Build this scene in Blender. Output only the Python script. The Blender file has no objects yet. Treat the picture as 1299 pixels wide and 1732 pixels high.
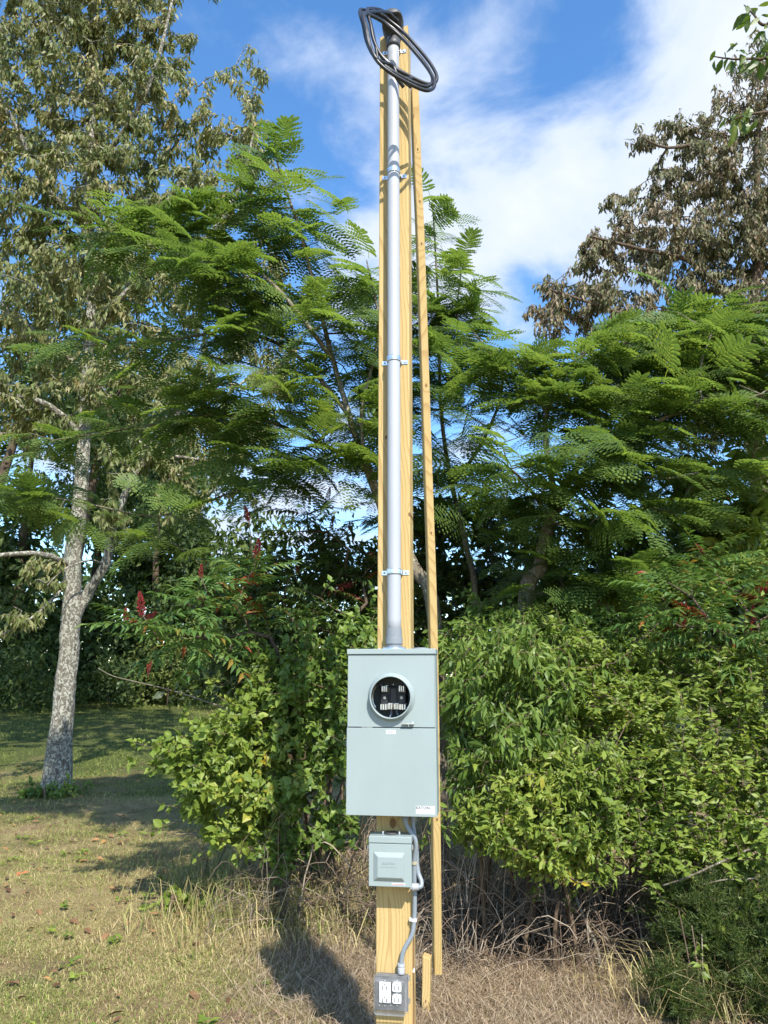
import bpy, bmesh, math, random
import numpy as np
from mathutils import Vector, Matrix, Quaternion

random.seed(7); rng = np.random.default_rng(7)
scene = bpy.context.scene
COL = scene.collection

# ------------------------------------------------------------------ camera
PITCH = math.radians(12.0)
CAM = Vector((0.0, 0.0, 1.6))
FPX = 1301.0                      # focal length in photograph pixels (1299 x 1732)
cam_data = bpy.data.cameras.new('camera')
cam_data.sensor_fit = 'HORIZONTAL'; cam_data.sensor_width = 36.0
cam_data.lens = 36.0 * FPX / 1299.0
cam_data.clip_start = 0.05; cam_data.clip_end = 2000.0
cam = bpy.data.objects.new('camera', cam_data); COL.objects.link(cam)
cam.location = CAM
cam.rotation_euler = (math.pi/2 + PITCH, 0.0, 0.0)
scene.camera = cam

# ------------------------------------------------------------------ light
SUN = Vector((0.35, -0.94, 1.02)).normalized()       # towards the sun: behind the camera, right
EL = math.asin(SUN.z); ROT = math.atan2(SUN.x, SUN.y)
world = bpy.data.worlds.new('World'); scene.world = world; world.use_nodes = True
def build_world():
    nt = world.node_tree; N = nt.nodes; Lk = nt.links; N.clear()
    def new(t, **kw):
        n = N.new(t)
        for k, v in kw.items(): setattr(n, k, v)
        return n
    def math_(op, a, b=None, clamp=False):
        n = new('ShaderNodeMath', operation=op, use_clamp=clamp)
        for i, v in enumerate((a, b)):
            if v is None: continue
            if isinstance(v, (int, float)): n.inputs[i].default_value = v
            else: Lk.new(v, n.inputs[i])
        return n.outputs[0]
    out = new('ShaderNodeOutputWorld'); bg = new('ShaderNodeBackground')
    sky = new('ShaderNodeTexSky', sky_type='NISHITA', sun_disc=False)
    sky.sun_elevation = EL; sky.sun_rotation = ROT; sky.altitude = 200
    sky.air_density = 1.0; sky.dust_density = 0.35; sky.ozone_density = 2.2
    bg.inputs['Strength'].default_value = 0.15
    tc = new('ShaderNodeTexCoord')
    sep = new('ShaderNodeSeparateXYZ'); Lk.new(tc.outputs['Generated'], sep.inputs[0])
    X, Y, Z = sep.outputs
    # clouds lie on a high flat layer: project the direction on it
    den = math_('ADD', math_('MAXIMUM', Z, 0.0), 0.22)
    cx = math_('DIVIDE', X, den); cy = math_('DIVIDE', Y, den)
    comb = new('ShaderNodeCombineXYZ'); Lk.new(cx, comb.inputs[0]); Lk.new(cy, comb.inputs[1])
    def noise(scale, detail, rough, off, dist=0.0):
        mp = new('ShaderNodeMapping'); mp.inputs['Location'].default_value = off
        mp.inputs['Rotation'].default_value = (0, 0, 0.6)
        Lk.new(comb.outputs[0], mp.inputs[0])
        n = new('ShaderNodeTexNoise'); n.inputs['Scale'].default_value = scale
        n.inputs['Detail'].default_value = detail; n.inputs['Roughness'].default_value = rough
        n.inputs['Distortion'].default_value = dist
        Lk.new(mp.outputs[0], n.inputs['Vector']); return n.outputs['Fac']
    big = noise(0.95, 3.0, 0.5, (3.1, 1.4, 0.0), 0.3)
    fine = noise(4.2, 9.0, 0.58, (0.3, 5.2, 0.0), 0.25)
    # banks of cloud: a broad one ahead to the right, scattered ones elsewhere
    def bank(px, py, size, gain):
        n = new('ShaderNodeVectorMath', operation='DISTANCE')
        Lk.new(comb.outputs[0], n.inputs[0]); n.inputs[1].default_value = (px, py, 0)
        return math_('MULTIPLY', math_('SUBTRACT', 1.0, math_('DIVIDE', n.outputs['Value'], size), clamp=True), gain)
    tot = math_('ADD', math_('MULTIPLY', big, 0.75), math_('MULTIPLY', fine, 1.15))
    for b in BANKS: tot = math_('ADD', tot, bank(*b))
    ramp = new('ShaderNodeMapRange', interpolation_type='SMOOTHSTEP')
    ramp.inputs['From Min'].default_value = 0.93; ramp.inputs['From Max'].default_value = 1.30
    Lk.new(tot, ramp.inputs['Value'])
    mask = math_('MULTIPLY', ramp.outputs[0], 0.93)
    dens = new('ShaderNodeMapRange'); dens.inputs['From Min'].default_value = 1.12; dens.inputs['From Max'].default_value = 1.6
    Lk.new(tot, dens.inputs['Value'])
    cc = new('ShaderNodeMix', data_type='RGBA')
    cc.inputs['A'].default_value = (2.7, 3.2, 4.1, 1); cc.inputs['B'].default_value = (3.9, 4.0, 4.15, 1)
    Lk.new(dens.outputs[0], cc.inputs['Factor'])
    hs = new('ShaderNodeHueSaturation'); hs.inputs['Saturation'].default_value = 1.22; hs.inputs['Value'].default_value = 1.16
    Lk.new(sky.outputs[0], hs.inputs['Color'])
    mx = new('ShaderNodeMix', data_type='RGBA')
    Lk.new(mask, mx.inputs['Factor']); Lk.new(hs.outputs[0], mx.inputs['A']); Lk.new(cc.outputs['Result'], mx.inputs['B'])
    Lk.new(mx.outputs['Result'], bg.inputs['Color']); Lk.new(bg.outputs[0], out.inputs['Surface'])
# cloud banks on the cloud layer: x, y on the layer, size, gain (negative: open blue)
BANKS = [(0.26, 1.06, 0.46, 0.36), (0.62, 0.80, 0.42, 0.44), (0.04, 1.22, 0.34, 0.24), (-0.12, 0.80, 0.14, 0.16), (-0.30, 0.95, 0.36, -0.30),
         (0.22, 0.78, 0.16, -0.26), (0.20, 1.52, 0.22, -0.18), (-0.55, 2.2, 0.6, 0.25), (0.9, -0.8, 0.8, 0.25), (-1.0, -0.5, 0.9, 0.25)]
build_world()
sun_data = bpy.data.lights.new('sun', 'SUN'); sun_data.energy = 4.3; sun_data.angle = math.radians(0.55)
sun_data.color = (1.0, 0.945, 0.86)
sun = bpy.data.objects.new('sun', sun_data); COL.objects.link(sun)
sun.rotation_euler = (-SUN).to_track_quat('-Z', 'Y').to_euler(); sun.location = (10, -20, 25)
vs = scene.view_settings
vs.view_transform = 'Standard'; vs.look = 'None'; vs.exposure = 0.88; vs.gamma = 1.0; vs.use_curve_mapping = False
scene.render.engine = 'CYCLES'
cy = scene.cycles
cy.max_bounces = 5; cy.diffuse_bounces = 3; cy.glossy_bounces = 2; cy.transmission_bounces = 4; cy.transparent_max_bounces = 10
cy.caustics_reflective = False; cy.caustics_refractive = False
cy.use_denoising = True; cy.use_adaptive_sampling = True; cy.adaptive_threshold = 0.015

# ------------------------------------------------------------------ helpers
CT, ST = math.cos(PITCH), math.sin(PITCH)
def ray(px, py):
    u = (px-649.5)/FPX; v = -(py-866.0)/FPX
    return Vector((u, CT - v*ST, ST + v*CT))
def P(px, py, Y):
    d = ray(px, py); return CAM + d*(Y/d.y)
def ppm(px, py, Y):                  # photograph pixels per metre at that spot
    d = ray(px, py); return FPX*d.y/Y
def smooth(a, b, x):
    t = np.clip((x-a)/(b-a), 0, 1); return t*t*(3-2*t)
def vnoise(x, y, seed=0):
    x = np.asarray(x, float); y = np.asarray(y, float)
    def h(i, j): return np.mod(np.sin(i*127.1 + j*311.7 + seed*74.7)*43758.5453, 1.0)
    i = np.floor(x); j = np.floor(y); fx = x-i; fy = y-j
    fx = fx*fx*(3-2*fx); fy = fy*fy*(3-2*fy)
    return (h(i, j)*(1-fx)+h(i+1, j)*fx)*(1-fy) + (h(i, j+1)*(1-fx)+h(i+1, j+1)*fx)*fy
def gz(x, y):                        # height of the ground
    x = np.asarray(x, float); y = np.asarray(y, float)
    z = 0.78*smooth(8.0, 24.0, y)
    near = 1-smooth(30, 60, np.hypot(x, y))
    z = z + near*(0.05*(vnoise(x*0.45, y*0.45, 3)-0.5) + 0.022*(vnoise(x*2.1, y*2.1, 5)-0.5))
    return z
def G(px, py):                       # where the line of sight through a photograph pixel meets the ground
    d = ray(px, py); Y = 2.0
    while Y < 200:
        p = CAM + d*(Y/d.y)
        if p.z <= float(gz(p.x, p.y)): return p
        Y += 0.01 if Y < 12 else 0.05
    return p
def srgb(r, g, b):
    f = lambda c: (c/255/12.92) if c/255 <= 0.04045 else ((c/255+0.055)/1.055)**2.4
    return (f(r), f(g), f(b), 1.0)

def tag(o, label=None, cat=None, group=None, kind=None):
    if label: o['label'] = label
    if cat: o['category'] = cat
    if group: o['group'] = group
    if kind: o['kind'] = kind
    return o
def thing(name, label, cat, loc=(0, 0, 0), rotz=0.0, group=None):
    o = bpy.data.objects.new(name, None); COL.objects.link(o)
    o.location = loc; o.rotation_euler = (0, 0, rotz); o.empty_display_size = 0.1
    return tag(o, label, cat, group)
def link(name, me, mat=None, parent=None):
    o = bpy.data.objects.new(name, me); COL.objects.link(o)
    if mat is not None and not me.materials: me.materials.append(mat)
    if parent is not None: o.parent = parent
    return o
def np_mesh(name, V, F, smooth_=False):
    V = np.asarray(V, np.float32).reshape(-1, 3); F = np.asarray(F, np.int32)
    me = bpy.data.meshes.new(name); k = F.shape[1]
    me.vertices.add(len(V)); me.vertices.foreach_set('co', V.ravel())
    me.loops.add(F.size); me.loops.foreach_set('vertex_index', F.ravel())
    me.polygons.add(len(F)); me.polygons.foreach_set('loop_start', np.arange(0, F.size, k, dtype=np.int32))
    me.polygons.foreach_set('use_smooth', np.full(len(F), smooth_, bool))
    me.update(calc_edges=True); return me
def bm_obj(name, bm, mat, parent=None, smooth_=False):
    me = bpy.data.meshes.new(name); bmesh.ops.recalc_face_normals(bm, faces=bm.faces); bm.to_mesh(me); bm.free()
    if smooth_:
        me.polygons.foreach_set('use_smooth', np.ones(len(me.polygons), bool))
    me.update(); return link(name, me, mat, parent)
def add_box(bm, x0, x1, y0, y1, z0, z1, bev=0.0, seg=2):
    t = bmesh.new(); r = bmesh.ops.create_cube(t, size=1.0)
    for v in t.verts:
        v.co = Vector(((x0+x1)/2 + v.co.x*(x1-x0), (y0+y1)/2 + v.co.y*(y1-y0), (z0+z1)/2 + v.co.z*(z1-z0)))
    if bev > 0: bmesh.ops.bevel(t, geom=t.edges[:], offset=bev, segments=seg, affect='EDGES', profile=0.5)
    me = bpy.data.meshes.new('t'); t.to_mesh(me); t.free(); bm.from_mesh(me); bpy.data.meshes.remove(me); return bm
def add_tube(bm, pts, r, sides=10, cap=True):
    """tube along points; r number or list"""
    pts = [Vector(p) for p in pts]; n = len(pts)
    rs = r if hasattr(r, '__len__') else [r]*n
    rings = []; up = None
    for i, p in enumerate(pts):
        d = (pts[min(i+1, n-1)] - pts[max(i-1, 0)]).normalized()
        if up is None:
            up = Vector((0, 0, 1)) if abs(d.z) < 0.9 else Vector((0, 1, 0))
        a = d.cross(up); 
        if a.length < 1e-5: a = d.orthogonal()
        a.normalize(); up = a.cross(d).normalized()
        rings.append([bm.verts.new(p + (a*math.cos(2*math.pi*k/sides) + up*math.sin(2*math.pi*k/sides))*rs[i]) for k in range(sides)])
    for i in range(n-1):
        for k in range(sides):
            bm.faces.new((rings[i][k], rings[i][(k+1) % sides], rings[i+1][(k+1) % sides], rings[i+1][k]))
    if cap: bm.faces.new(rings[0][::-1]); bm.faces.new(rings[-1])
    return bm
def spline(pts, n=8):
    pts = [Vector(p) for p in pts]; out = []
    for i in range(len(pts)-1):
        p0 = pts[max(i-1, 0)]; p1 = pts[i]; p2 = pts[i+1]; p3 = pts[min(i+2, len(pts)-1)]
        for k in range(n):
            t = k/n
            out.append(0.5*((2*p1) + (p2-p0)*t + (2*p0-5*p1+4*p2-p3)*t*t + (3*p1-p0-3*p2+p3)*t**3))
    out.append(pts[-1]); return out
def add_lathe(bm, prof, axis='z', origin=(0, 0, 0), sides=48, close=True):
    """prof: (radius, height) closed loop around the axis"""
    o = Vector(origin); rings = []
    for r, h in prof:
        ring = []
        for k in range(sides):
            a = 2*math.pi*k/sides; c, s = math.cos(a)*r, math.sin(a)*r
            ring.append(bm.verts.new(o + (Vector((c, s, h)) if axis == 'z' else Vector((c, h, s)))))
        rings.append(ring)
    m = len(prof)
    for i in range(m if close else m-1):
        A, B = rings[i], rings[(i+1) % m]
        for k in range(sides):
            bm.faces.new((A[k], A[(k+1) % sides], B[(k+1) % sides], B[k]))
    return bm

# ------------------------------------------------------------------ materials
def mat_new(name):
    m = bpy.data.materials.new(name); m.use_nodes = True; nt = m.node_tree; nt.nodes.clear()
    out = nt.nodes.new('ShaderNodeOutputMaterial'); return m, nt, out
class NT:
    def __init__(s, nt): s.nt = nt
    def n(s, t, **kw):
        n = s.nt.nodes.new(t)
        for k, v in kw.items(): setattr(n, k, v)
        return n
    def l(s, a, b): s.nt.links.new(a, b)
    def setin(s, sock, v):
        if v is None: return
        if isinstance(v, bpy.types.NodeSocket): s.l(v, sock)
        else: sock.default_value = v
    def math(s, op, a, b=None, clamp=False):
        n = s.n('ShaderNodeMath', operation=op, use_clamp=clamp); s.setin(n.inputs[0], a); s.setin(n.inputs[1], b); return n.outputs[0]
    def mix(s, f, a, b):
        n = s.n('ShaderNodeMix', data_type='RGBA'); s.setin(n.inputs['Factor'], f); s.setin(n.inputs['A'], a); s.setin(n.inputs['B'], b); return n.outputs['Result']
    def ramp(s, f, stops, interp='LINEAR'):
        n = s.n('ShaderNodeValToRGB'); cr = n.color_ramp; cr.interpolation = interp
        while len(cr.elements) < len(stops): cr.elements.new(0.5)
        for e, (p, c) in zip(cr.elements, stops): e.position = p; e.color = c if len(c) == 4 else (*c, 1)
        s.setin(n.inputs[0], f); return n.outputs[0]
    def noise(s, vec, scale, detail=3, rough=0.55, dist=0.0):
        n = s.n('ShaderNodeTexNoise'); s.setin(n.inputs['Vector'], vec)
        n.inputs['Scale'].default_value = scale; n.inputs['Detail'].default_value = detail
        n.inputs['Roughness'].default_value = rough; n.inputs['Distortion'].default_value = dist; return n.outputs['Fac']
    def mapping(s, vec, scale=(1, 1, 1), loc=(0, 0, 0), rot=(0, 0, 0)):
        n = s.n('ShaderNodeMapping'); s.l(vec, n.inputs[0]); n.inputs['Scale'].default_value = scale
        n.inputs['Location'].default_value = loc; n.inputs['Rotation'].default_value = rot; return n.outputs[0]
    def mrange(s, v, a, b, c=0.0, d=1.0):
        n = s.n('ShaderNodeMapRange'); s.setin(n.inputs['Value'], v)
        for k, x in zip(('From Min', 'From Max', 'To Min', 'To Max'), (a, b, c, d)): n.inputs[k].default_value = x
        return n.outputs[0]
    def bump(s, h, strength=0.3, dist=0.01):
        n = s.n('ShaderNodeBump'); s.setin(n.inputs['Height'], h); n.inputs['Strength'].default_value = strength; n.inputs['Distance'].default_value = dist; return n.outputs[0]
    def bsdf(s, col, rough=0.5, metal=0.0, normal=None, spec=0.5):
        n = s.n('ShaderNodeBsdfPrincipled'); s.setin(n.inputs['Base Color'], col); s.setin(n.inputs['Roughness'], rough)
        s.setin(n.inputs['Metallic'], metal); n.inputs['Specular IOR Level'].default_value = spec
        if normal is not None: s.l(normal, n.inputs['Normal'])
        return n
def plain(name, col, rough=0.5, metal=0.0, var=0.12, scale=30.0, bump=0.0, spec=0.5, stretch=(1, 1, 1)):
    """a solid colour with faint mottling, grime and uneven gloss"""
    m, nt, out = mat_new(name); t = NT(nt)
    co = t.n('ShaderNodeTexCoord').outputs['Object']; v = t.mapping(co, stretch)
    a = t.noise(v, scale, 5, 0.6); b = t.noise(v, scale*0.13, 3, 0.5)
    k = t.math('ADD', t.math('MULTIPLY', a, 0.5), t.math('MULTIPLY', b, 0.5))
    dark = tuple(c*(1-var*1.6) for c in col[:3])+(1,); lite = tuple(min(1, c*(1+var)) for c in col[:3])+(1,)
    c = t.ramp(k, [(0.3, dark), (0.7, lite)])
    r = t.mrange(a, 0.3, 0.7, max(0.02, rough-0.08), min(1, rough+0.08))
    nrm = t.bump(a, bump, 0.002) if bump else None
    t.l(t.bsdf(c, r, metal, nrm, spec).outputs[0], out.inputs[0]); return m
def leaf_mat(name, stops, rough=0.45, trans=0.32, tcol=(1.0, 1.0, 0.55), back=None, spec=0.4, posvar=None):
    """leaf: hue differs from leaf to leaf, light passes through"""
    m, nt, out = mat_new(name); t = NT(nt)
    g = t.n('ShaderNodeNewGeometry'); oi = t.n('ShaderNodeObjectInfo')
    rnd = t.math('FRACT', t.math('ADD', g.outputs['Random Per Island'], oi.outputs['Random']))
    if posvar:
        pn = t.noise(g.outputs['Position'], posvar, 2, 0.5)
        rnd = t.math('ADD', t.math('MULTIPLY', rnd, 0.6), t.mrange(pn, 0.3, 0.7, 0.0, 0.4), clamp=True)
    c = t.ramp(rnd, stops)
    if back: c = t.mix(t.math('MULTIPLY', g.outputs['Backfacing'], back[1]), c, back[0])
    b = t.bsdf(c, rough, 0.0, None, spec)
    tr = t.n('ShaderNodeBsdfTranslucent')
    mu = t.n('ShaderNodeMix', data_type='RGBA', blend_type='MULTIPLY'); mu.inputs['Factor'].default_value = 1
    t.l(c, mu.inputs['A']); mu.inputs['B'].default_value = (tcol[0]*1.5, tcol[1]*1.5, tcol[2]*1.5, 1)
    t.l(mu.outputs['Result'], tr.inputs['Color'])
    ms = t.n('ShaderNodeMixShader'); ms.inputs[0].default_value = trans
    t.l(b.outputs[0], ms.inputs[1]); t.l(tr.outputs[0], ms.inputs[2]); t.l(ms.outputs[0], out.inputs[0]); return m
def bark_mat(name, dark, light, lichen=0.0, scale=14.0, bump=0.6):
    m, nt, out = mat_new(name); t = NT(nt)
    co = t.n('ShaderNodeNewGeometry').outputs['Position']
    a = t.noise(t.mapping(co, (1, 1, 0.3)), scale*2, 6, 0.65, 0.4)
    c = t.mix(t.mrange(a, 0.3, 0.7), dark, light)
    h = a
    if lichen > 0:
        l1 = t.noise(t.mapping(co, (1, 1, 0.75)), scale*3.2, 5, 0.65, 0.8)
        f = t.mrange(l1, 0.60-lichen*0.2, 0.66-lichen*0.2)
        l2 = t.noise(co, 2.0, 2, 0.5)
        c = t.mix(f, c, t.mix(l2, srgb(146, 147, 132), srgb(184, 182, 168)))
        h = t.math('ADD', a, t.math('MULTIPLY', f, 0.3))
    t.l(t.bsdf(c, 0.9, 0, t.bump(h, bump, 0.02), 0.2).outputs[0], out.inputs[0]); return m
def wood_mat(name, knots=(), shift=(0.03, 0.02), tilt=0.012, face='y', tint=1.0):
    """yellow treated pine: growth rings cut by the faces, knots bend them"""
    m, nt, out = mat_new(name); t = NT(nt)
    co = t.n('ShaderNodeTexCoord').outputs['Object']
    s = t.n('ShaderNodeSeparateXYZ'); t.l(co, s.inputs[0]); X, Y, Z = s.outputs
    nz = t.n('ShaderNodeTexNoise'); t.l(t.mapping(co, (2.0, 2.0, 0.9)), nz.inputs['Vector']); nz.inputs['Scale'].default_value = 1.6; nz.inputs['Detail'].default_value = 1.5
    sn = t.n('ShaderNodeSeparateColor'); t.l(nz.outputs['Color'], sn.inputs[0])
    ax = t.math('ADD', t.math('ADD', X, shift[0]), t.math('ADD', t.math('MULTIPLY', Z, tilt), t.math('MULTIPLY', t.math('SUBTRACT', sn.outputs[0], 0.5), 0.10)))
    ay = t.math('ADD', t.math('ADD', Y, shift[1]), t.math('ADD', t.math('MULTIPLY', Z, -tilt*1.6), t.math('MULTIPLY', t.math('SUBTRACT', sn.outputs[1], 0.5), 0.10)))
    d = t.math('SQRT', t.math('ADD', t.math('MULTIPLY', ax, ax), t.math('MULTIPLY', ay, ay)))
    core = None
    for (kx, kz, kr) in knots:
        A = X if face == 'y' else Y
        dx = t.math('SUBTRACT', A, kx); dz = t.math('MULTIPLY', t.math('SUBTRACT', Z, kz), 0.62)
        dist = t.math('SQRT', t.math('ADD', t.math('MULTIPLY', dx, dx), t.math('MULTIPLY', dz, dz)))
        e = t.math('POWER', 2.718, t.math('MULTIPLY', dist, -1.0/(kr*1.5)))
        d = t.math('ADD', d, t.math('MULTIPLY', e, kr*2.2))
        k = t.mrange(dist, kr*0.62, kr*0.42)
        core = k if core is None else t.math('MAXIMUM', core, k)
    fine = t.noise(t.mapping(co, (60, 60, 2.2)), 3.0, 4, 0.6)
    ring = t.math('FRACT', t.math('ADD', t.math('MULTIPLY', d, 78.0), t.math('MULTIPLY', fine, 0.25)))
    late = t.ramp(ring, [(0.0, (0, 0, 0)), (0.55, (0.12, 0.12, 0.12)), (0.9, (1, 1, 1)), (1.0, (0, 0, 0))])
    base = t.mix(fine, tuple(c*tint for c in (0.44, 0.315, 0.13))+(1,), tuple(c*tint for c in (0.55, 0.41, 0.185))+(1,))
    blot = t.noise(t.mapping(co, (3, 3, 0.5)), 2.2, 3, 0.5)
    base = t.mix(t.mrange(blot, 0.45, 0.75, 0, 0.5), base, tuple(c*tint for c in (0.40, 0.31, 0.11))+(1,))
    c = t.mix(t.math('MULTIPLY', late, 0.72), base, tuple(c*tint for c in (0.33, 0.205, 0.075))+(1,))
    if core is not None: c = t.mix(t.math('MULTIPLY', core, 0.85), c, (0.14, 0.065, 0.025, 1))
    spk = t.noise(t.mapping(co, (1, 1, 0.25)), 190.0, 2, 0.5)
    c = t.mix(t.mrange(spk, 0.68, 0.78, 0, 0.45), c, (0.16, 0.10, 0.04, 1))
    # drying checks
    chk = t.noise(t.mapping(co, (42, 42, 0.55)), 1.0, 2, 0.4)
    c = t.mix(t.mrange(chk, 0.735, 0.75, 0, 0.75), c, (0.09, 0.05, 0.02, 1))
    h = t.math('ADD', t.math('MULTIPLY', fine, 0.6), t.math('MULTIPLY', late, 0.4))
    t.l(t.bsdf(c, 0.72, 0, t.bump(h, 0.25, 0.002), 0.25).outputs[0], out.inputs[0]); return m

M = {}
M['panel_paint'] = plain('panel_paint', srgb(144, 157, 156), 0.42, 0, 0.05, 9.0, 0.03, stretch=(1, 1, 0.35))
M['panel_inside'] = plain('panel_inside', (0.10, 0.115, 0.115, 1), 0.6, 0, 0.1)
M['socket_black'] = plain('socket_black', (0.018, 0.02, 0.024, 1), 0.45, 0, 0.2)
M['jaw'] = plain('jaw', (0.78, 0.77, 0.73, 1), 0.32, 0.85, 0.1)
M['zinc'] = plain('zinc', (0.72, 0.76, 0.80, 1), 0.28, 0.9, 0.12, 40)
M['screw'] = plain('screw', (0.40, 0.39, 0.37, 1), 0.4, 0.9, 0.2)
M['pvc'] = plain('pvc', srgb(164, 168, 173), 0.48, 0, 0.05, 12, 0.0, stretch=(1, 1, 0.2))
M['pvc_dark'] = plain('pvc_dark', srgb(126, 133, 138), 0.45, 0, 0.05)
M['hose'] = plain('hose', srgb(128, 137, 144), 0.4, 0, 0.05)
M['head'] = plain('head', (0.055, 0.058, 0.062, 1), 0.55, 0, 0.15)
M['head_plate'] = plain('head_plate', (0.03, 0.032, 0.034, 1), 0.6, 0, 0.15)
M['cable'] = plain('cable', (0.022, 0.023, 0.026, 1), 0.36, 0, 0.15)
M['white_plastic'] = plain('white_plastic', (0.78, 0.78, 0.77, 1), 0.35, 0, 0.03)
M['paper'] = plain('paper', (0.62, 0.62, 0.62, 1), 0.6, 0, 0.03)
M['ink'] = plain('ink', (0.02, 0.02, 0.025, 1), 0.6, 0, 0.1)
M['faint_ink'] = plain('faint_ink', (0.20, 0.21, 0.30, 1), 0.6, 0, 0.1)
M['red_ink'] = plain('red_ink', (0.62, 0.08, 0.10, 1), 0.6, 0, 0.1)
M['slot'] = plain('slot', (0.015, 0.015, 0.015, 1), 0.7, 0, 0.1)
M['box_grey'] = plain('box_grey', (0.11, 0.112, 0.115, 1), 0.5, 0, 0.06)
M['copper'] = plain('copper', (0.26, 0.10, 0.05, 1), 0.5, 0.6, 0.2)
M['tan_clip'] = plain('tan_clip', (0.38, 0.33, 0.22, 1), 0.5, 0, 0.1)
def clear_plastic():
    m, nt, out = mat_new('clear_plastic'); t = NT(nt)
    co = t.n('ShaderNodeTexCoord').outputs['Object']
    haze = t.noise(co, 35, 4, 0.6)
    tp = t.n('ShaderNodeBsdfTransparent'); tp.inputs[0].default_value = (0.93, 0.94, 0.94, 1)
    gl = t.bsdf((0.75, 0.76, 0.76, 1), 0.16, 0, None, 0.6)
    lw = t.n('ShaderNodeLayerWeight'); lw.inputs['Blend'].default_value = 0.42
    f = t.math('ADD', t.math('MULTIPLY', t.math('POWER', lw.outputs['Facing'], 2.0), 0.7), t.mrange(haze, 0.4, 0.8, 0.02, 0.12), clamp=True)
    ms = t.n('ShaderNodeMixShader'); t.l(f, ms.inputs[0]); t.l(tp.outputs[0], ms.inputs[1]); t.l(gl.outputs[0], ms.inputs[2])
    t.l(ms.outputs[0], out.inputs[0]); return m
M['clear'] = clear_plastic()

# ------------------------------------------------------------------ ground
def ground_mat():
    m, nt, out = mat_new('ground_soil'); t = NT(nt)
    co = t.n('ShaderNodeNewGeometry').outputs['Position']
    s = t.n('ShaderNodeSeparateXYZ'); t.l(co, s.inputs[0]); X, Y, Z = s.outputs
    a = t.noise(co, 1.1, 5, 0.6); b = t.noise(co, 7.0, 6, 0.65); f = t.noise(co, 70.0, 4, 0.7); e = t.noise(co, 28.0, 4, 0.7, 0.5)
    soil = t.mix(b, (0.17, 0.10, 0.055, 1), (0.36, 0.245, 0.145, 1))
    straw = t.mix(e, (0.24, 0.175, 0.08, 1), (0.50, 0.41, 0.20, 1))
    green = t.mix(e, (0.045, 0.06, 0.016, 1), (0.13, 0.155, 0.045, 1))
    k = t.math('ADD', t.math('MULTIPLY', a, 0.6), t.math('MULTIPLY', b, 0.4))
    c = t.mix(t.mrange(k, 0.40, 0.54), soil, straw)
    far = t.mrange(Y, 8.5, 14.0)
    gk = t.math('ADD', t.math('MULTIPLY', t.noise(co, 0.8, 4, 0.6), 0.8), t.math('MULTIPLY', far, 0.30))
    c = t.mix(t.mrange(gk, 0.42, 0.62), c, green)
    c = t.mix(t.mrange(f, 0.35, 0.65, 0.25, 0.0), c, (0.06, 0.04, 0.025, 1))
    h = t.math('ADD', f, t.math('MULTIPLY', e, 1.5))
    t.l(t.bsdf(c, 0.95, 0, t.bump(h, 0.8, 0.03), 0.1).outputs[0], out.inputs[0]); return m
def build_ground():
    n = 180
    u = np.linspace(-1, 1, n); xs = np.sign(u)*(np.abs(u)*9 + 500*np.abs(u)**5)
    v = np.linspace(-0.75, 1, n); ys = 6 + np.sign(v)*(np.abs(v)*14 + 560*np.abs(v)**6)
    Xg, Yg = np.meshgrid(xs, ys); Zg = gz(Xg, Yg)
    V = np.stack([Xg, Yg, Zg], -1).reshape(-1, 3)
    i = np.arange(n*n).reshape(n, n)
    F = np.stack([i[:-1, :-1], i[:-1, 1:], i[1:, 1:], i[1:, :-1]], -1).reshape(-1, 4)
    o = link('ground', np_mesh('ground', V, F, True), ground_mat()); tag(o, kind='structure')
build_ground()

# ------------------------------------------------------------------ the post and what it carries
PA = math.radians(-8.0); PC = Vector((0.048, 3.52, 0.0))
PN = Vector((math.sin(PA), -math.cos(PA), 0)); PR = Vector((math.cos(PA), math.sin(PA), 0))
def PL(px, py, d):
    r = ray(px, py); tt = (d - (CAM-PC).dot(PN))/r.dot(PN); p = CAM + r*tt
    return ((p-PC).dot(PR), p.z)
def LV(px, py, d): x, z = PL(px, py, d); return Vector((x, -d, z))
def post_thing(name, label, cat, group=None): return thing(name, label, cat, PC, PA, group)
def plate_hole(bm, x0, x1, z0, z1, cx, cz, r, y0, y1, n=64):
    """flat plate facing -y with a round hole; y0 front, y1 back"""
    angs = sorted(set([2*math.pi*k/n for k in range(n)] + [math.atan2(zz-cz, xx-cx) % (2*math.pi) for xx in (x0, x1) for zz in (z0, z1)]))
    A, B = [], []
    for y in (y0, y1):
        o_, i_ = [], []
        for a in angs:
            c, s = math.cos(a), math.sin(a)
            t_ = min([((x1-cx)/c if c > 1e-9 else (x0-cx)/c if c < -1e-9 else 1e9), ((z1-cz)/s if s > 1e-9 else (z0-cz)/s if s < -1e-9 else 1e9)])
            o_.append(bm.verts.new((cx+c*t_, y, cz+s*t_))); i_.append(bm.verts.new((cx+c*r, y, cz+s*r)))
        A.append(o_); B.append(i_)
    m = len(angs)
    for k in range(m):
        j = (k+1) % m
        bm.faces.new((A[0][k], A[0][j], B[0][j], B[0][k])); bm.faces.new((A[1][k], B[1][k], B[1][j], A[1][j]))
        bm.faces.new((A[0][k], A[1][k], A[1][j], A[0][j])); bm.faces.new((B[0][k], B[0][j], B[1][j], B[1][k]))
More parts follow.
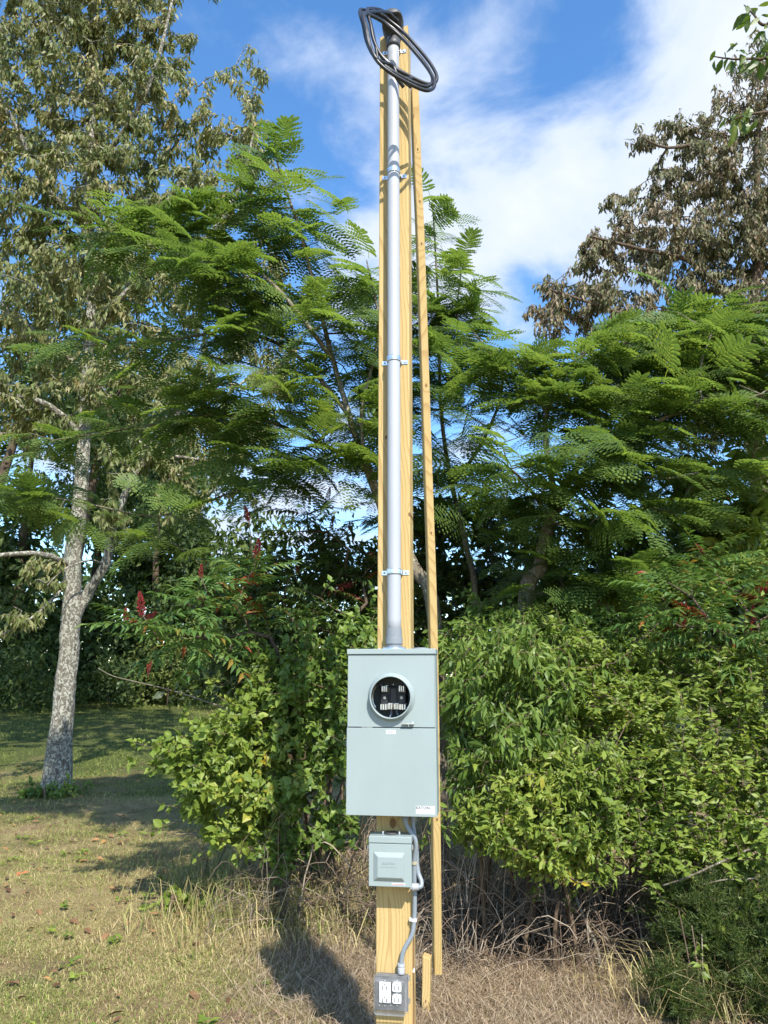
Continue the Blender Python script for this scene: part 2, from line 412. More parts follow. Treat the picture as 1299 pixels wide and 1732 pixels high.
def text_obj(name, body, size, loc, mat, parent, extrude=0.0003, bold=0.0, align='CENTER', sx=1.0):
    cu = bpy.data.curves.new('t', 'FONT'); cu.body = body; cu.size = size; cu.align_x = align; cu.align_y = 'CENTER'
    cu.extrude = extrude; cu.offset = bold; cu.resolution_u = 3
    ob = bpy.data.objects.new('t', cu); COL.objects.link(ob)
    dg = bpy.context.evaluated_depsgraph_get(); me = bpy.data.meshes.new_from_object(ob.evaluated_get(dg))
    bpy.data.objects.remove(ob); bpy.data.curves.remove(cu)
    me.transform(Matrix.Translation(loc) @ Matrix.Rotation(math.pi/2, 4, 'X') @ Matrix.Diagonal((sx, 1, 1, 1)))
    me.materials.clear(); return link(name, me, mat, parent)

def timber(name, label, cat, length, w, dpt, mat, bev=0.004, slant=0.0, seg=30, seed=0, warp=0.0):
    bm = bmesh.new(); add_box(bm, -w/2, w/2, -dpt/2, dpt/2, 0, length, bev)
    for v in bm.verts:
        if v.co.z > length/2: v.co.z += slant*v.co.x/w
    o = bm_obj(name, bm, mat); return tag(o, label, cat)

ztop = PL(668, 52, 0.07)[1]
knots_post = [(*PL(663, 1392, 0.07), 0.026), (*PL(662, 1530, 0.07), 0.001), (*PL(650, 740, 0.07), 0.012), (*PL(690, 870, 0.07), 0.012), (*PL(690, 470, 0.07), 0.010)]
post = timber('utility_post', 'tall square yellow pine post carrying the grey electrical boxes', 'post', ztop+0.35, 0.149, 0.14,
              wood_mat('post_wood', [(x, z+0.35, r) for x, z, r in knots_post], (0.012, 0.085), 0.028), 0.005, 0.06)
post.location = PC + Vector((0, 0, -0.35)); post.rotation_euler = (0, 0.0026, PA)

# brace board leaning against the post and its stake
bb = P(739.5, 1641, 4.22)
bpts = [bb] + [P(px, py, Y) for px, py, Y in ((732.5, 1090, 4.02), (721.5, 745, 3.89), (711, 420, 3.75), (706, 300, 3.69), (700.8, 155, 3.61))]
brace_len = (bpts[-1]-bb).length
def bowed_board(name, label, cat, pts, w, dpt, mat):
    sp = spline(pts, 8); o0 = sp[0]; bm = bmesh.new(); rings = []; n = len(sp)
    for i, p in enumerate(sp):
        z_ = (sp[min(i+1, n-1)]-sp[max(i-1, 0)]).normalized(); x_ = Vector((math.cos(0.07), math.sin(0.07), 0)); x_ = (x_-z_*x_.dot(z_)).normalized(); y_ = z_.cross(x_)
        e = 0.004; sec = [(-w/2+e, -dpt/2), (w/2-e, -dpt/2), (w/2, -dpt/2+e), (w/2, dpt/2-e), (w/2-e, dpt/2), (-w/2+e, dpt/2), (-w/2, dpt/2-e), (-w/2, -dpt/2+e)]
        rings.append([bm.verts.new(p-o0+x_*u+y_*v) for u, v in sec])
    for i in range(n-1):
        for k in range(8): bm.faces.new((rings[i][k], rings[i][(k+1) % 8], rings[i+1][(k+1) % 8], rings[i+1][k]))
    bm.faces.new(rings[0]); bm.faces.new(rings[-1])
    o = bm_obj(name, bm, mat); o.location = o0; return tag(o, label, cat)
def kn(k):
    q = spline(bpts, 8); p = q[int(k*(len(q)-1))]-bb; return (p.x+0.004, p.z, 0.010)
brace = bowed_board('brace_board', 'long thin pine board leaning diagonally behind the post', 'board', bpts, 0.039, 0.089,
                    wood_mat('brace_wood', [kn(k) for k in (0.12, 0.30, 0.45, 0.60, 0.72, 0.85)], (0.09, 0.06), 0.010))
gs = G(719, 1722); st_top = P(722.5, 1616, gs.y+0.02); st_bot = Vector((gs.x, gs.y, gs.z-0.22))
stake = timber('wooden_stake', 'short pine stake driven into the ground at the foot of the leaning board', 'stake', (st_top-st_bot).length, 0.038, 0.07,
               wood_mat('stake_wood', [(0.0, 0.30, 0.008)], (0.02, 0.05), 0.02), 0.003, -0.012)
stake.rotation_mode = 'QUATERNION'
zax = (st_top-st_bot).normalized(); xax = Vector((0.985, -0.17, 0)); xax = (xax - zax*xax.dot(zax)).normalized(); yax = zax.cross(xax)
stake.rotation_quaternion = Matrix((xax, yax, zax)).transposed().to_quaternion(); stake.location = st_bot

# --- meter panel
DP = 0.19
def build_panel():
    t = post_thing('meter_panel', 'large pale grey-green electric meter panel on the post with round open socket', 'electrical panel')
    x0 = PL(587.2, 1240, DP)[0]; x1 = PL(737.6, 1240, DP)[0]
    zt = PL(660, 1097.5, DP)[1]; zc = PL(660, 1106.3, DP)[1]; zm = PL(660, 1230, DP)[1]; zb = PL(660, 1380, DP)[1]
    pm = M['panel_paint']; th = 0.003
    bm = bmesh.new()
    add_box(bm, x0, x1, -0.0735, -0.0705, zb+0.003, zt-0.002)
    add_box(bm, x0, x0+th, -DP+0.004, -0.0736, zb+0.003, zt-0.002); add_box(bm, x1-th, x1, -DP+0.004, -0.0736, zb+0.003, zt-0.002)
    add_box(bm, x0+th, x1-th, -DP+0.004, -0.0736, zb+0.003, zb+0.006)
    bm_obj('cabinet', bm, pm, t)
    bm = bmesh.new(); add_box(bm, x0-0.003, x1+0.003, -DP-0.007, -0.071, zc, zt, 0.0018); bm_obj('top_cap', bm, pm, t)
    # upper cover with round opening
    cx, cz = PL(661.8, 1179, DP)
    bm = bmesh.new(); plate_hole(bm, x0+0.0015, x1-0.0035, zm+0.001, zc-0.0022, cx, cz, 0.0855, -DP, -DP+0.0035)
    mc = bm_obj('meter_cover', bm, pm, t)
    bm = bmesh.new(); add_box(bm, x0-0.001, x1-0.0005, -DP-0.004, -DP+0.004, zb, zm-0.0034, 0.0012); ld = bm_obj('lower_door', bm, pm, t)
    bm = bmesh.new()
    add_lathe(bm, [(0.100, -DP-0.0002), (0.0985, -DP-0.003), (0.0925, -DP-0.008), (0.0895, -DP-0.026), (0.0880, -DP-0.031), (0.0850, -DP-0.032), (0.0830, -DP-0.030), (0.0835, -DP+0.003), (0.0870, -DP+0.0045)], 'y', (cx, 0, cz), 72)
    ring = bm_obj('meter_ring', bm, pm, t, True)
    # bare socket inside
    bm = bmesh.new(); add_box(bm, x0+0.006, x1-0.006, -0.078, -0.0737, zm, zc-0.004); bm_obj('back_plate', bm, M['panel_inside'], t)
    def zr(X, Y, d=0.15): return PL(580+X/7.64, 1090+Y/7.64, d)
    bm = bmesh.new()
    bx0, bz1 = zr(470, 545); bx1, bz0 = zr(815, 850)
    add_box(bm, bx0, bx1, -0.118, -0.0781, bz0, bz1, 0.004)
    a = zr(480, 640); b = zr(575, 790); add_box(bm, a[0], b[0], -0.140, -0.1181, b[1], a[1], 0.004)
    a = zr(715, 640); b = zr(810, 790); add_box(bm, a[0], b[0], -0.140, -0.1181, b[1], a[1], 0.004)
    a = zr(600, 560); b = zr(690, 790); add_box(bm, a[0], b[0], -0.126, -0.1181, b[1], a[1], 0.003)
    sock = bm_obj('meter_socket', bm, M['socket_black'], t)
    def jaw(X, Y, w=72, h=74, gap=True):
        bm = bmesh.new(); a = zr(X-w/2, Y-h/2, 0.16); b = zr(X+w/2, Y+h/2, 0.16); wx = b[0]-a[0]
        for k in range(3):
            add_box(bm, a[0]+wx*(k*0.36), a[0]+wx*(k*0.36+0.27), -0.163-0.003*(k == 1), -0.1182, b[1], a[1], 0.0012, 1)
        add_box(bm, a[0]-0.001, b[0]+0.001, -0.134, -0.1183, b[1]-0.002, a[1]+0.002, 0.001, 1)
        bm_obj('jaw', bm, M['jaw'], sock)
    jaw(535, 572); jaw(757, 572); jaw(525, 808, 84); jaw(608, 803, 60); jaw(688, 803, 62); jaw(770, 808, 84)
    for X0, Y0, X1, Y1 in ((455, 500, 545, 560), (815, 500, 745, 560)):
        bm = bmesh.new(); a = zr(X0, Y0, 0.135); b = zr(X1, Y1, 0.155)
        add_tube(bm, [(a[0], -0.125, a[1]), ((a[0]+b[0])/2, -0.140, (a[1]+b[1])/2), (b[0], -0.150, b[1])], 0.0075, 4); bm_obj('terminal_lug', bm, M['zinc'], sock)
    for pts in (((430, 545), (390, 620), (388, 740), (425, 815)), ((838, 545), (872, 620), (872, 745), (830, 820))):
        bm = bmesh.new(); add_tube(bm, spline([(zr(*p_, 0.165)[0], -0.165, zr(*p_, 0.165)[1]) for p_ in pts], 4), 0.0014, 6); bm_obj('spring_clip', bm, M['zinc'], sock)
    for pts in (((625, 845), (622, 900), (595, 955), (570, 1010)), ((690, 845), (705, 900), (725, 960), (760, 1010))):
        bm = bmesh.new(); add_tube(bm, spline([(zr(*p_, 0.13)[0], -0.128, zr(*p_, 0.13)[1]) for p_ in pts], 5), 0.0045, 8); bm_obj('lead_wire', bm, M['hose'], sock)
    for X in (540, 757):
        bm = bmesh.new(); c = zr(X, 690, 0.145); add_lathe(bm, [(0.0005, -0.147), (0.006, -0.147), (0.0065, -0.141), (0.0005, -0.141)], 'y', (c[0], 0, c[1]), 14); bm_obj('terminal_screw', bm, M['screw'], sock)
    bm = bmesh.new(); c = zr(645, 518, 0.08); add_lathe(bm, [(0.0004, -0.084), (0.0045, -0.083), (0.005, -0.079), (0.0004, -0.079)], 'y', (c[0], 0, c[1]), 14); bm_obj('mounting_screw', bm, M['zinc'], t)
    # sealing latch under the ring
    a = zr(770, 1012, DP); b = zr(925, 1030, DP)
    bm = bmesh.new(); add_box(bm, a[0], b[0], -DP-0.022, -DP-0.0005, b[1], a[1], 0.0006, 1)
    add_box(bm, a[0]+0.004, a[0]+0.007, -DP-0.020, -DP-0.017, a[1], a[1]+0.007); add_box(bm, b[0]-0.010, b[0]-0.001, -DP-0.012, -DP-0.009, a[1], a[1]+0.006)
    add_box(bm, (a[0]+b[0])/2, (a[0]+b[0])/2+0.003, -DP-0.010, -DP-0.0003, b[1]-0.010, b[1]); bm_obj('seal_latch', bm, M['zinc'], t)
    # stickers
    DF = DP+0.004
    a = zr(557, 1105, DF); b = zr(680, 1158, DF)
    bm = bmesh.new(); add_box(bm, a[0], b[0], -DF-0.0006, -DF-0.0001, b[1], a[1]); lab = bm_obj('small_label', bm, M['paper'], ld)
    bm = bmesh.new()
    for k in range(4):
        zz = a[1]-(k+1)*(a[1]-b[1])/5; w = (0.26, 0.36, 0.40, 0.30)[k]*(b[0]-a[0]); xc = (a[0]+b[0])/2
        for j in range(4): add_box(bm, xc-w+j*w/2, xc-w+(j+0.75)*w/2, -DF-0.0009, -DF-0.0007, zz-0.0009, zz+0.0009)
    bm_obj('printed_line', bm, M['faint_ink'], ld)
    a = PL(703.5, 1363, DF); b = PL(735.5, 1377.6, DF)
    bm = bmesh.new(); add_box(bm, a[0], b[0], -DF-0.0006, -DF-0.0001, b[1], a[1]); bm_obj('brand_label', bm, M['paper'], ld, False)['label'] = 'white rectangular maker sticker at lower right'
    text_obj('lettering', 'EATON', 0.0140, (a[0]+0.029, -DF-0.0010, a[1]-0.0075), M['ink'], ld, 0.0002, 0.0002, 'CENTER', 1.2)
    bm = bmesh.new(); W = b[0]-a[0]
    for k, (s0, s1, zf) in enumerate(((0.08, 0.22, 0.50), (0.28, 0.74, 0.48), (0.10, 0.18, 0.63), (0.30, 0.62, 0.63), (0.08, 0.90, 0.78), (0.28, 0.86, 0.90))):
        xx = a[0]+W*s0
        while xx < a[0]+W*s1:
            w = random.uniform(0.002, 0.006); add_box(bm, xx, xx+w, -DF-0.0009, -DF-0.0007, a[1]-(a[1]-b[1])*zf-0.0008, a[1]-(a[1]-b[1])*zf+0.0008); xx += w+0.001
    bm_obj('printed_line', bm, M['faint_ink'], ld)
    # screws on the top flange, latch bumps on the left side, hub plate
    for px in (640, 702): 
        x, z = PL(px, 1096, 0.13); bm = bmesh.new(); add_lathe(bm, [(0.0004, zt+0.005), (0.004, zt+0.0045), (0.005, zt+0.0002), (0.0004, zt+0.0002)], 'z', (x, -0.10, 0), 12); bm_obj('screw', bm, M['zinc'], t)
    for py in (1258, 1330):
        z = PL(588, py, DP)[1]; bm = bmesh.new(); add_box(bm, x0-0.007, x0-0.0002, -DP+0.008, -DP+0.03, z-0.014, z+0.014, 0.002, 1); bm_obj('side_catch', bm, pm, t)
    xg = PL(720, 1096, 0.13)[0]
    bm = bmesh.new(); add_lathe(bm, [(0.0005, zt+0.008), (0.033, zt+0.006), (0.036, zt+0.0003), (0.0005, zt+0.0003)], 'z', (xg-0.022, -0.12, 0), 28); bm_obj('knockout_plug', bm, M['pvc_dark'], t, True)
    return zt, zb
PZT, PZB = build_panel()

# --- riser conduit, straps, weatherhead, cables
DC = 0.112; RC = 0.0302
def build_riser():
    t = post_thing('riser_conduit', 'tall grey plastic conduit running up the post above the panel', 'conduit')
    xb = PL(666.7, 1060, DC)[0]; xt = PL(665.4, 120, DC)[0]; zt = PL(664.6, 72, DC)[1]
    bm = bmesh.new(); n = 40
    zb = PZT+0.055
    add_tube(bm, [(xb+(xt-xb)*k/n, -DC, zb+(zt-zb)*k/n) for k in range(n+1)], RC, 28); bm_obj('pipe', bm, M['pvc'], t, True)
    bm = bmesh.new()
    add_lathe(bm, [(0.0303, 0.052), (0.0365, 0.052), (0.0370, 0.050), (0.0370, 0.024), (0.0360, 0.0225), (0.0330, 0.022), (0.0330, 0.0005), (0.0303, 0.0005)], 'z', (xb, -DC, PZT), 32)
    add_lathe(bm, [(0.0306, 0.092), (0.0338, 0.091), (0.0340, 0.0525), (0.0306, 0.0525)], 'z', (xb, -DC, PZT), 32)
    bm_obj('adapter', bm, M['pvc_dark'], t, False)
    bm = bmesh.new(); add_lathe(bm, [(0.034, 0.0125), (0.046, 0.0115), (0.052, 0.0065), (0.053, 0.0006), (0.034, 0.0006)], 'z', (xb, -DC, PZT), 32); bm_obj('hub', bm, M['zinc'], t, False)
    return xb, xt, zt
RXB, RXT, RZT = build_riser()
def build_strap(py, k):
    lab = ('zinc pipe strap at the top of the conduit just under the cable coil', 'zinc two-ear pipe strap below the cable coil against open sky',
           'zinc two-ear pipe strap halfway up the conduit against green foliage', 'zinc two-ear pipe strap nearest above the meter panel')[k]
    t = post_thing('pipe_strap', lab, 'strap', 'straps holding the riser conduit')
    z = PL(666, py, DC)[1]; x = RXB + (RXT-RXB)*(z-PZT)/(RZT-PZT); w = 0.0125
    bm = bmesh.new(); n = 20
    prof = [(RC+0.0004, -w), (RC+0.0030, -w), (RC+0.0034, -w*0.7), (RC+0.0016, -w*0.35), (RC+0.0034, 0), (RC+0.0016, w*0.35), (RC+0.0034, w*0.7), (RC+0.0030, w), (RC+0.0004, w)]
    rings = []
    for r, h in prof:
        ring = []
        for i in range(n+1):
            a = math.pi + math.pi*i/n
            ring.append(bm.verts.new((x+math.cos(a)*r, -DC+math.sin(a)*r, z+h)))
        ring = [bm.verts.new((x-r, -0.0722, z+h))] + ring + [bm.verts.new((x+r, -0.0722, z+h))]
        rings.append(ring)
    for i in range(len(prof)):
        A, B = rings[i], rings[(i+1) % len(prof)]
        for j in range(len(A)-1): bm.faces.new((A[j], A[j+1], B[j+1], B[j]))
    bm_obj('band', bm, M['zinc'], t, True)
    for s in (-1, 1):
        bm = bmesh.new(); xa, xb = x+s*(RC+0.0036), x+s*(RC+0.032)
        add_box(bm, min(xa, xb), max(xa, xb), -0.0735, -0.0703, z-0.011, z+0.011, 0.0012, 1); bm_obj('ear', bm, M['zinc'], t)
        bm = bmesh.new(); add_lathe(bm, [(0.0004, -0.0775), (0.0042, -0.0765), (0.0050, -0.0737), (0.0004, -0.0737)], 'y', (x+s*(RC+0.019), 0, z), 12); bm_obj('screw', bm, M['screw'], t)
for k, py in enumerate((78, 291, 608, 967)): build_strap(py, k)

def build_head():
    t = post_thing('weatherhead', 'dark grey weatherhead capping the conduit at the top of the post', 'weatherhead')
    x = RXT; y = -DC; z = RZT
    bm = bmesh.new(); add_lathe(bm, [(0.0304, -0.035), (0.0355, -0.035), (0.037, -0.02), (0.037, 0.012), (0.0304, 0.012)], 'z', (x, y, z), 28); bm_obj('collar', bm, M['head'], t, True)
    # hood: sections rising from the collar and bending forward
    bm = bmesh.new(); secs = []
    path = [(0.0, 0.0, 0.036, 0.036, 0), (0.0, 0.024, 0.043, 0.040, 4), (-0.003, 0.050, 0.051, 0.045, 12), (-0.012, 0.076, 0.056, 0.048, 26), (-0.028, 0.098, 0.057, 0.047, 46),
            (-0.048, 0.110, 0.054, 0.043, 66), (-0.066, 0.112, 0.047, 0.036, 84), (-0.080, 0.108, 0.034, 0.022, 98), (-0.084, 0.105, 0.004, 0.004, 104)]
    n = 28
    for (dy, dz, rx, ry, ang) in path:
        a = math.radians(ang); ring = []
        for k in range(n):
            th = 2*math.pi*k/n; u = math.cos(th)*rx; v = math.sin(th)*ry
            if v < 0: v *= 0.34
            ring.append(bm.verts.new((x+u, y+dy+v*math.cos(a), z+dz+v*math.sin(a))))
        secs.append(ring)
    for i in range(len(secs)-1):
        for k in range(n): bm.faces.new((secs[i][k], secs[i][(k+1) % n], secs[i+1][(k+1) % n], secs[i+1][k]))
    bm.faces.new(secs[0]); bm.faces.new(secs[-1])
    bm_obj('hood', bm, M['head'], t, True)
    # insert plate facing forward and down, with wire holes
    org = Vector((x, y-0.046, z+0.056)); nv = Vector((0, -0.80, -0.60)).normalized(); rv = Vector((1, 0, 0)); uv = Vector((0, -0.60, 0.80))
    bm = bmesh.new(); nn = 40; F0, F1 = [], []
    for k in range(nn):
        a = 2*math.pi*k/nn; c, s = math.cos(a), math.sin(a)
        w = 0.050*(1.0 if s > 0 else 1.0+0.35*s)
        p = org + rv*(c*w) + uv*(s*(0.046 if s > 0 else 0.056))
        F0.append(bm.verts.new(p+nv*0.004)); F1.append(bm.verts.new(p-nv*0.030))
    bm.faces.new(F0); bm.faces.new(F1[::-1])
    for k in range(nn): bm.faces.new((F0[k], F1[k], F1[(k+1) % nn], F0[(k+1) % nn]))
    pl = bm_obj('insert_plate', bm, M['head_plate'], t)
    ports = []
    for (u, v, r) in ((-0.027, 0.018, 0.0115), (0.0, 0.029, 0.0115), (0.027, 0.018, 0.0115), (-0.018, -0.010, 0.008), (0.018, -0.012, 0.009), (0.0, -0.034, 0.008), (0.002, 0.004, 0.008)):
        c = org + rv*u + uv*v; bm = bmesh.new()
        q0 = [c+nv*0.0045+(rv*math.cos(2*math.pi*k/16)+uv*math.sin(2*math.pi*k/16))*r for k in range(16)]
        A = [bm.verts.new(p) for p in q0]; B = [bm.verts.new(c+nv*0.009+(p-c-nv*0.0045)*0.9) for p in q0]; C_ = [bm.verts.new(c+nv*0.009+(p-c-nv*0.0045)*0.62) for p in q0]; D_ = [bm.verts.new(c+nv*0.0052+(p-c-nv*0.0045)*0.6) for p in q0]
        for X_, Y_ in ((A, B), (B, C_), (C_, D_)):
            for k in range(16): bm.faces.new((X_[k], X_[(k+1) % 16], Y_[(k+1) % 16], Y_[k]))
        bm.faces.new(D_)
        bm_obj('wire_port', bm, M['head'], pl); ports.append(c+nv*0.004)
    return ports
PORTS = build_head()
def build_coil():
    root = post_thing('cable_coil', 'coil of thick black service cables hanging from the weatherhead', 'cable coil')
    def Z1(X, Y, d): return LV(560+X/5.4125, Y/5.4125, d)
    # one turn of the hanging loop, seen obliquely from below
    loop = [(300, 95, 0.36), (272, 120, 0.40), (300, 230, 0.42), (330, 380, 0.43), (400, 520, 0.43), (520, 630, 0.41), (680, 725, 0.37), (830, 790, 0.33), (905, 780, 0.30),
            (925, 720, 0.28), (880, 620, 0.26), (790, 500, 0.25), (690, 385, 0.25), (590, 285, 0.25), (490, 205, 0.27), (420, 150, 0.30)]
    def turn(off, i0, i1):
        out = []
        for i in range(i0, i1):
            X, Y, d = loop[i % len(loop)]; k = i/len(loop)
            out.append(Z1(X+off[0]+10*math.sin(5*k+off[2]), Y+off[1]+9*math.cos(4*k+off[2]), d+off[3]+0.012*math.sin(6*k+off[2]*2)))
        return out
    specs = [((0, 0, 0.0, 0.0), PORTS[0], 22), ((52, -14, 1.7, -0.028), PORTS[1], 23), ((24, 30, 3.3, 0.026), PORTS[2], 21), ]
    for ci, (off, port, n) in enumerate(specs):
        b = bmesh.new()
        lead = [port, port + Vector((-0.012, -0.030, -0.006)), port + Vector((-0.045, -0.075, -0.012))]
        pts = lead + turn(off, 0 if ci else 1, n)
        if ci == 0: pts += [Z1(590, 700, 0.40), Z1(665, 800, 0.37)]
        if ci == 1: pts += [Z1(650, 720, 0.38), Z1(735, 800, 0.35)]
        if ci == 2: pts += [Z1(560, 600, 0.40), Z1(600, 690, 0.395)]
        add_tube(b, spline(pts, 7), 0.0088, 10); bm_obj('cable', b, M['cable'], root, True)
    # a short cut end standing up behind the loop
    b = bmesh.new(); add_tube(b, spline([Z1(430, 560, 0.40), Z1(390, 330, 0.385), Z1(350, 160, 0.36), Z1(335, 75, 0.345)], 8), 0.0075, 10); bm_obj('cable', b, M['cable'], root, True)
build_coil()

# --- disconnect box
def Z3(X, Y, d): return PL(590+X/4.66, 1360+Y/4.66, d)
def V3(X, Y, d): x, z = Z3(X, Y, d); return Vector((x, -d, z))
def build_disconnect():
    t = post_thing('disconnect_box', 'small grey-green disconnect box with raised square cover below the panel', 'electrical box')
    d = 0.162; x0, zt = Z3(156, 250, d); x1, zs = Z3(494, 317, d); zb = Z3(300, 652, d)[1]; pm = M['panel_paint']
    bm = bmesh.new(); add_box(bm, x0+0.004, x1-0.004, -d+0.012, -0.0704, zb+0.004, zt-0.003, 0.0015, 1); bm_obj('back_box', bm, pm, t)
    bm = bmesh.new(); add_box(bm, x0, x1, -d-0.002, -0.074, zs+0.001, zt, 0.003); bm_obj('top_hood', bm, pm, t)
    bm = bmesh.new(); add_box(bm, x0+0.001, x1-0.001, -d, -d+0.022, zb, zs-0.001, 0.002); door = bm_obj('cover', bm, pm, t)
    a = Z3(193, 374, d); b = Z3(440, 616, d); c = Z3(228, 418, d+0.014); e = Z3(420, 585, d+0.014)
    bm = bmesh.new(); y0, y1 = -d-0.0003, -d-0.014
    o = [bm.verts.new(v) for v in ((a[0], y0, b[1]), (b[0], y0, b[1]), (b[0], y0, a[1]), (a[0], y0, a[1]))]
    i = [bm.verts.new(v) for v in ((c[0], y1, e[1]), (e[0], y1, e[1]), (e[0], y1, c[1]), (c[0], y1, c[1]))]
    bm.faces.new(i); bm.faces.new(o[::-1])
    for k in range(4): bm.faces.new((o[k], o[(k+1) % 4], i[(k+1) % 4], i[k]))
    bmesh.ops.bevel(bm, geom=bm.edges[:], offset=0.0012, segments=2, affect='EDGES'); rp = bm_obj('raised_panel', bm, pm, t)
    L = Z3(312, 468, d+0.014)
    text_obj('embossed_lettering', 'EATON', 0.0125, (L[0], y1-0.0006, L[1]), pm, rp, 0.0008, 0.0003, 'CENTER', 1.25)
    bm = bmesh.new(); l0 = Z3(250, 490, d+0.014); l1 = Z3(375, 500, d+0.014)
    for k in range(6): add_box(bm, l0[0]+(l1[0]-l0[0])*k/6, l0[0]+(l1[0]-l0[0])*(k+0.8)/6, y1-0.0012, y1-0.0001, l1[1], l0[1]); 
    bm_obj('embossed_line', bm, pm, rp)
    a = Z3(338, 622, d); b = Z3(444, 641, d); bm = bmesh.new(); add_box(bm, a[0], b[0], -d-0.0006, -d-0.0001, b[1], a[1]); bm_obj('warning_label', bm, M['paper'], door)['label'] = 'narrow white and red warning strip'
    bm = bmesh.new(); xx = a[0]+0.002
    while xx < b[0]-0.003:
        w = random.uniform(0.002, 0.006); add_box(bm, xx, min(xx+w, b[0]-0.001), -d-0.0010, -d-0.0007, (a[1]+b[1])/2-0.0014, (a[1]+b[1])/2+0.0012); xx += w+0.0008
    bm_obj('printed_line', bm, M['red_ink'], door)
    # hub knock-out fixing on top
    bm = bmesh.new(); xc = Z3(335, 240, 0.11)[0]
    add_lathe(bm, [(0.0005, zt+0.008), (0.026, zt+0.008), (0.029, zt+0.005), (0.029, zt+0.0003), (0.0005, zt+0.0003)], 'z', (xc, -0.112, 0), 24); hub = bm_obj('hub_plate', bm, M['head'], t)
    for s in (-1, 1):
        bm = bmesh.new(); add_lathe(bm, [(0.0004, zt+0.012), (0.005, zt+0.011), (0.006, zt+0.0003), (0.0004, zt+0.0003)], 'z', (xc+s*0.034, -0.112, 0), 12); bm_obj('screw', bm, M['zinc'], t)
    for X, s in ((153, -1), (497, 1)):
        x, z = Z3(X, 345, d); bm = bmesh.new(); xe = x0 if s < 0 else x1
        add_box(bm, min(xe+s*0.0002, xe+s*0.006), max(xe+s*0.0002, xe+s*0.006), -d+0.001, -d+0.014, z-0.010, z+0.010, 0.002, 1); bm_obj('side_catch', bm, M['zinc'], t)
    return x1, zb
build_disconnect()

# --- outlet box with clear cover
def build_outlet():
    t = post_thing('outlet_box', 'outdoor outlet box with clear cover low on the post', 'outlet')
    db = 0.112; x0, zt = Z3(212, 1352, db); x1, zb = Z3(462, 1628, db)
    bm = bmesh.new(); add_box(bm, x0, x1, -db, -0.0705, zb, zt, 0.005); bm_obj('back_box', bm, M['box_grey'], t)
    bm = bmesh.new(); add_box(bm, x0-0.003, x1+0.004, -db-0.004, -db-0.0004, zb-0.003, zt+0.003, 0.0015, 1); bm_obj('face_plate', bm, M['box_grey'], t)
    dp = db+0.005
    def dev(X0, Y0, X1, Y1, round_):
        a = Z3(X0, Y0, dp+0.005); b = Z3(X1, Y1, dp+0.005); bm = bmesh.new()
        add_box(bm, a[0], b[0], -dp-0.007, -dp+0.0004, b[1], a[1], 0.0075 if round_ else 0.004, 3); o = bm_obj('outlet_face', bm, M['white_plastic'], t); return a, b, o
    def slots(o, X, Y):
        for dx, w, h in ((-17, 3.0, 17), (13, 3.0, 14)):
            a = Z3(X+dx-w, Y-h, dp+0.007); b = Z3(X+dx+w, Y+h, dp+0.007); bm = bmesh.new(); add_box(bm, a[0], b[0], -dp-0.0074, -dp-0.0069, b[1], a[1]); bm_obj('slot', bm, M['slot'], o)
        c = Z3(X-2, Y-26, dp+0.007); bm = bmesh.new(); add_lathe(bm, [(0.0003, -dp-0.0074), (0.0024, -dp-0.0074), (0.0024, -dp-0.0069), (0.0003, -dp-0.0069)], 'y', (c[0], 0, c[1]), 12); bm_obj('slot', bm, M['slot'], o)
    a, b, g = dev(238, 1400, 330, 1572, False); slots(g, 284, 1450); slots(g, 284, 1548)
    for X in (268, 300):
        c0 = Z3(X-12, 1492, dp+0.007); c1 = Z3(X+12, 1504, dp+0.007); bm = bmesh.new(); add_box(bm, c0[0], c1[0], -dp-0.0085, -dp-0.0069, c1[1], c0[1], 0.0006, 1); bm_obj('test_button', bm, M['paper'], g)
    a, b, g = dev(343, 1402, 416, 1482, True); slots(g, 380, 1450)
    a, b, g = dev(343, 1498, 416, 1574, True); slots(g, 380, 1545)
    for X, Y in ((284, 1390), (380, 1390), (284, 1590), (380, 1588), (425, 1405), (240, 1585), (330, 1590), (380, 1490)):
        c = Z3(X, Y, dp); bm = bmesh.new(); add_lathe(bm, [(0.0003, -dp-0.002), (0.0028, -dp-0.0015), (0.0030, -dp+0.0006), (0.0003, -dp+0.0006)], 'y', (c[0], 0, c[1]), 10); bm_obj('screw', bm, M['zinc'], t)
    # clear bubble cover: hollow, tapering forward
    bm = bmesh.new(); dB, dF = db+0.003, db+0.068
    o0, p1 = Z3(205, 1338, db); o1, p0 = Z3(468, 1640, db)
    secs = []
    for k, (dd, ins) in enumerate(((dB, -0.004), (dB+0.004, -0.004), (dB+0.0045, 0.0), (dF-0.012, 0.004), (dF-0.003, 0.008), (dF, 0.015))):
        ring = []; rr = 0.012
        for (cxx, czz, a0) in ((o1-ins-rr, p1-ins-rr, 0), (o0+ins+rr, p1-ins-rr, 90), (o0+ins+rr, p0+ins+rr, 180), (o1-ins-rr, p0+ins+rr, 270)):
            for j in range(5):
                a = math.radians(a0+22.5*j); ring.append(bm.verts.new((cxx+rr*math.cos(a), -dd, czz+rr*math.sin(a))))
        secs.append(ring)
    for i in range(len(secs)-1):
        n = len(secs[0])
        for k in range(n): bm.faces.new((secs[i][k], secs[i][(k+1) % n], secs[i+1][(k+1) % n], secs[i+1][k]))
    bm.faces.new(secs[-1]); bm_obj('clear_cover', bm, M['clear'], t, True)
    for Y in (1365, 1545):
        z = Z3(475, Y, db)[1]; bm = bmesh.new(); add_tube(bm, [(x1+0.008, -db-0.006, z-0.010), (x1+0.008, -db-0.006, z+0.010)], 0.004, 10); bm_obj('hinge', bm, M['zinc'], t)
build_outlet()

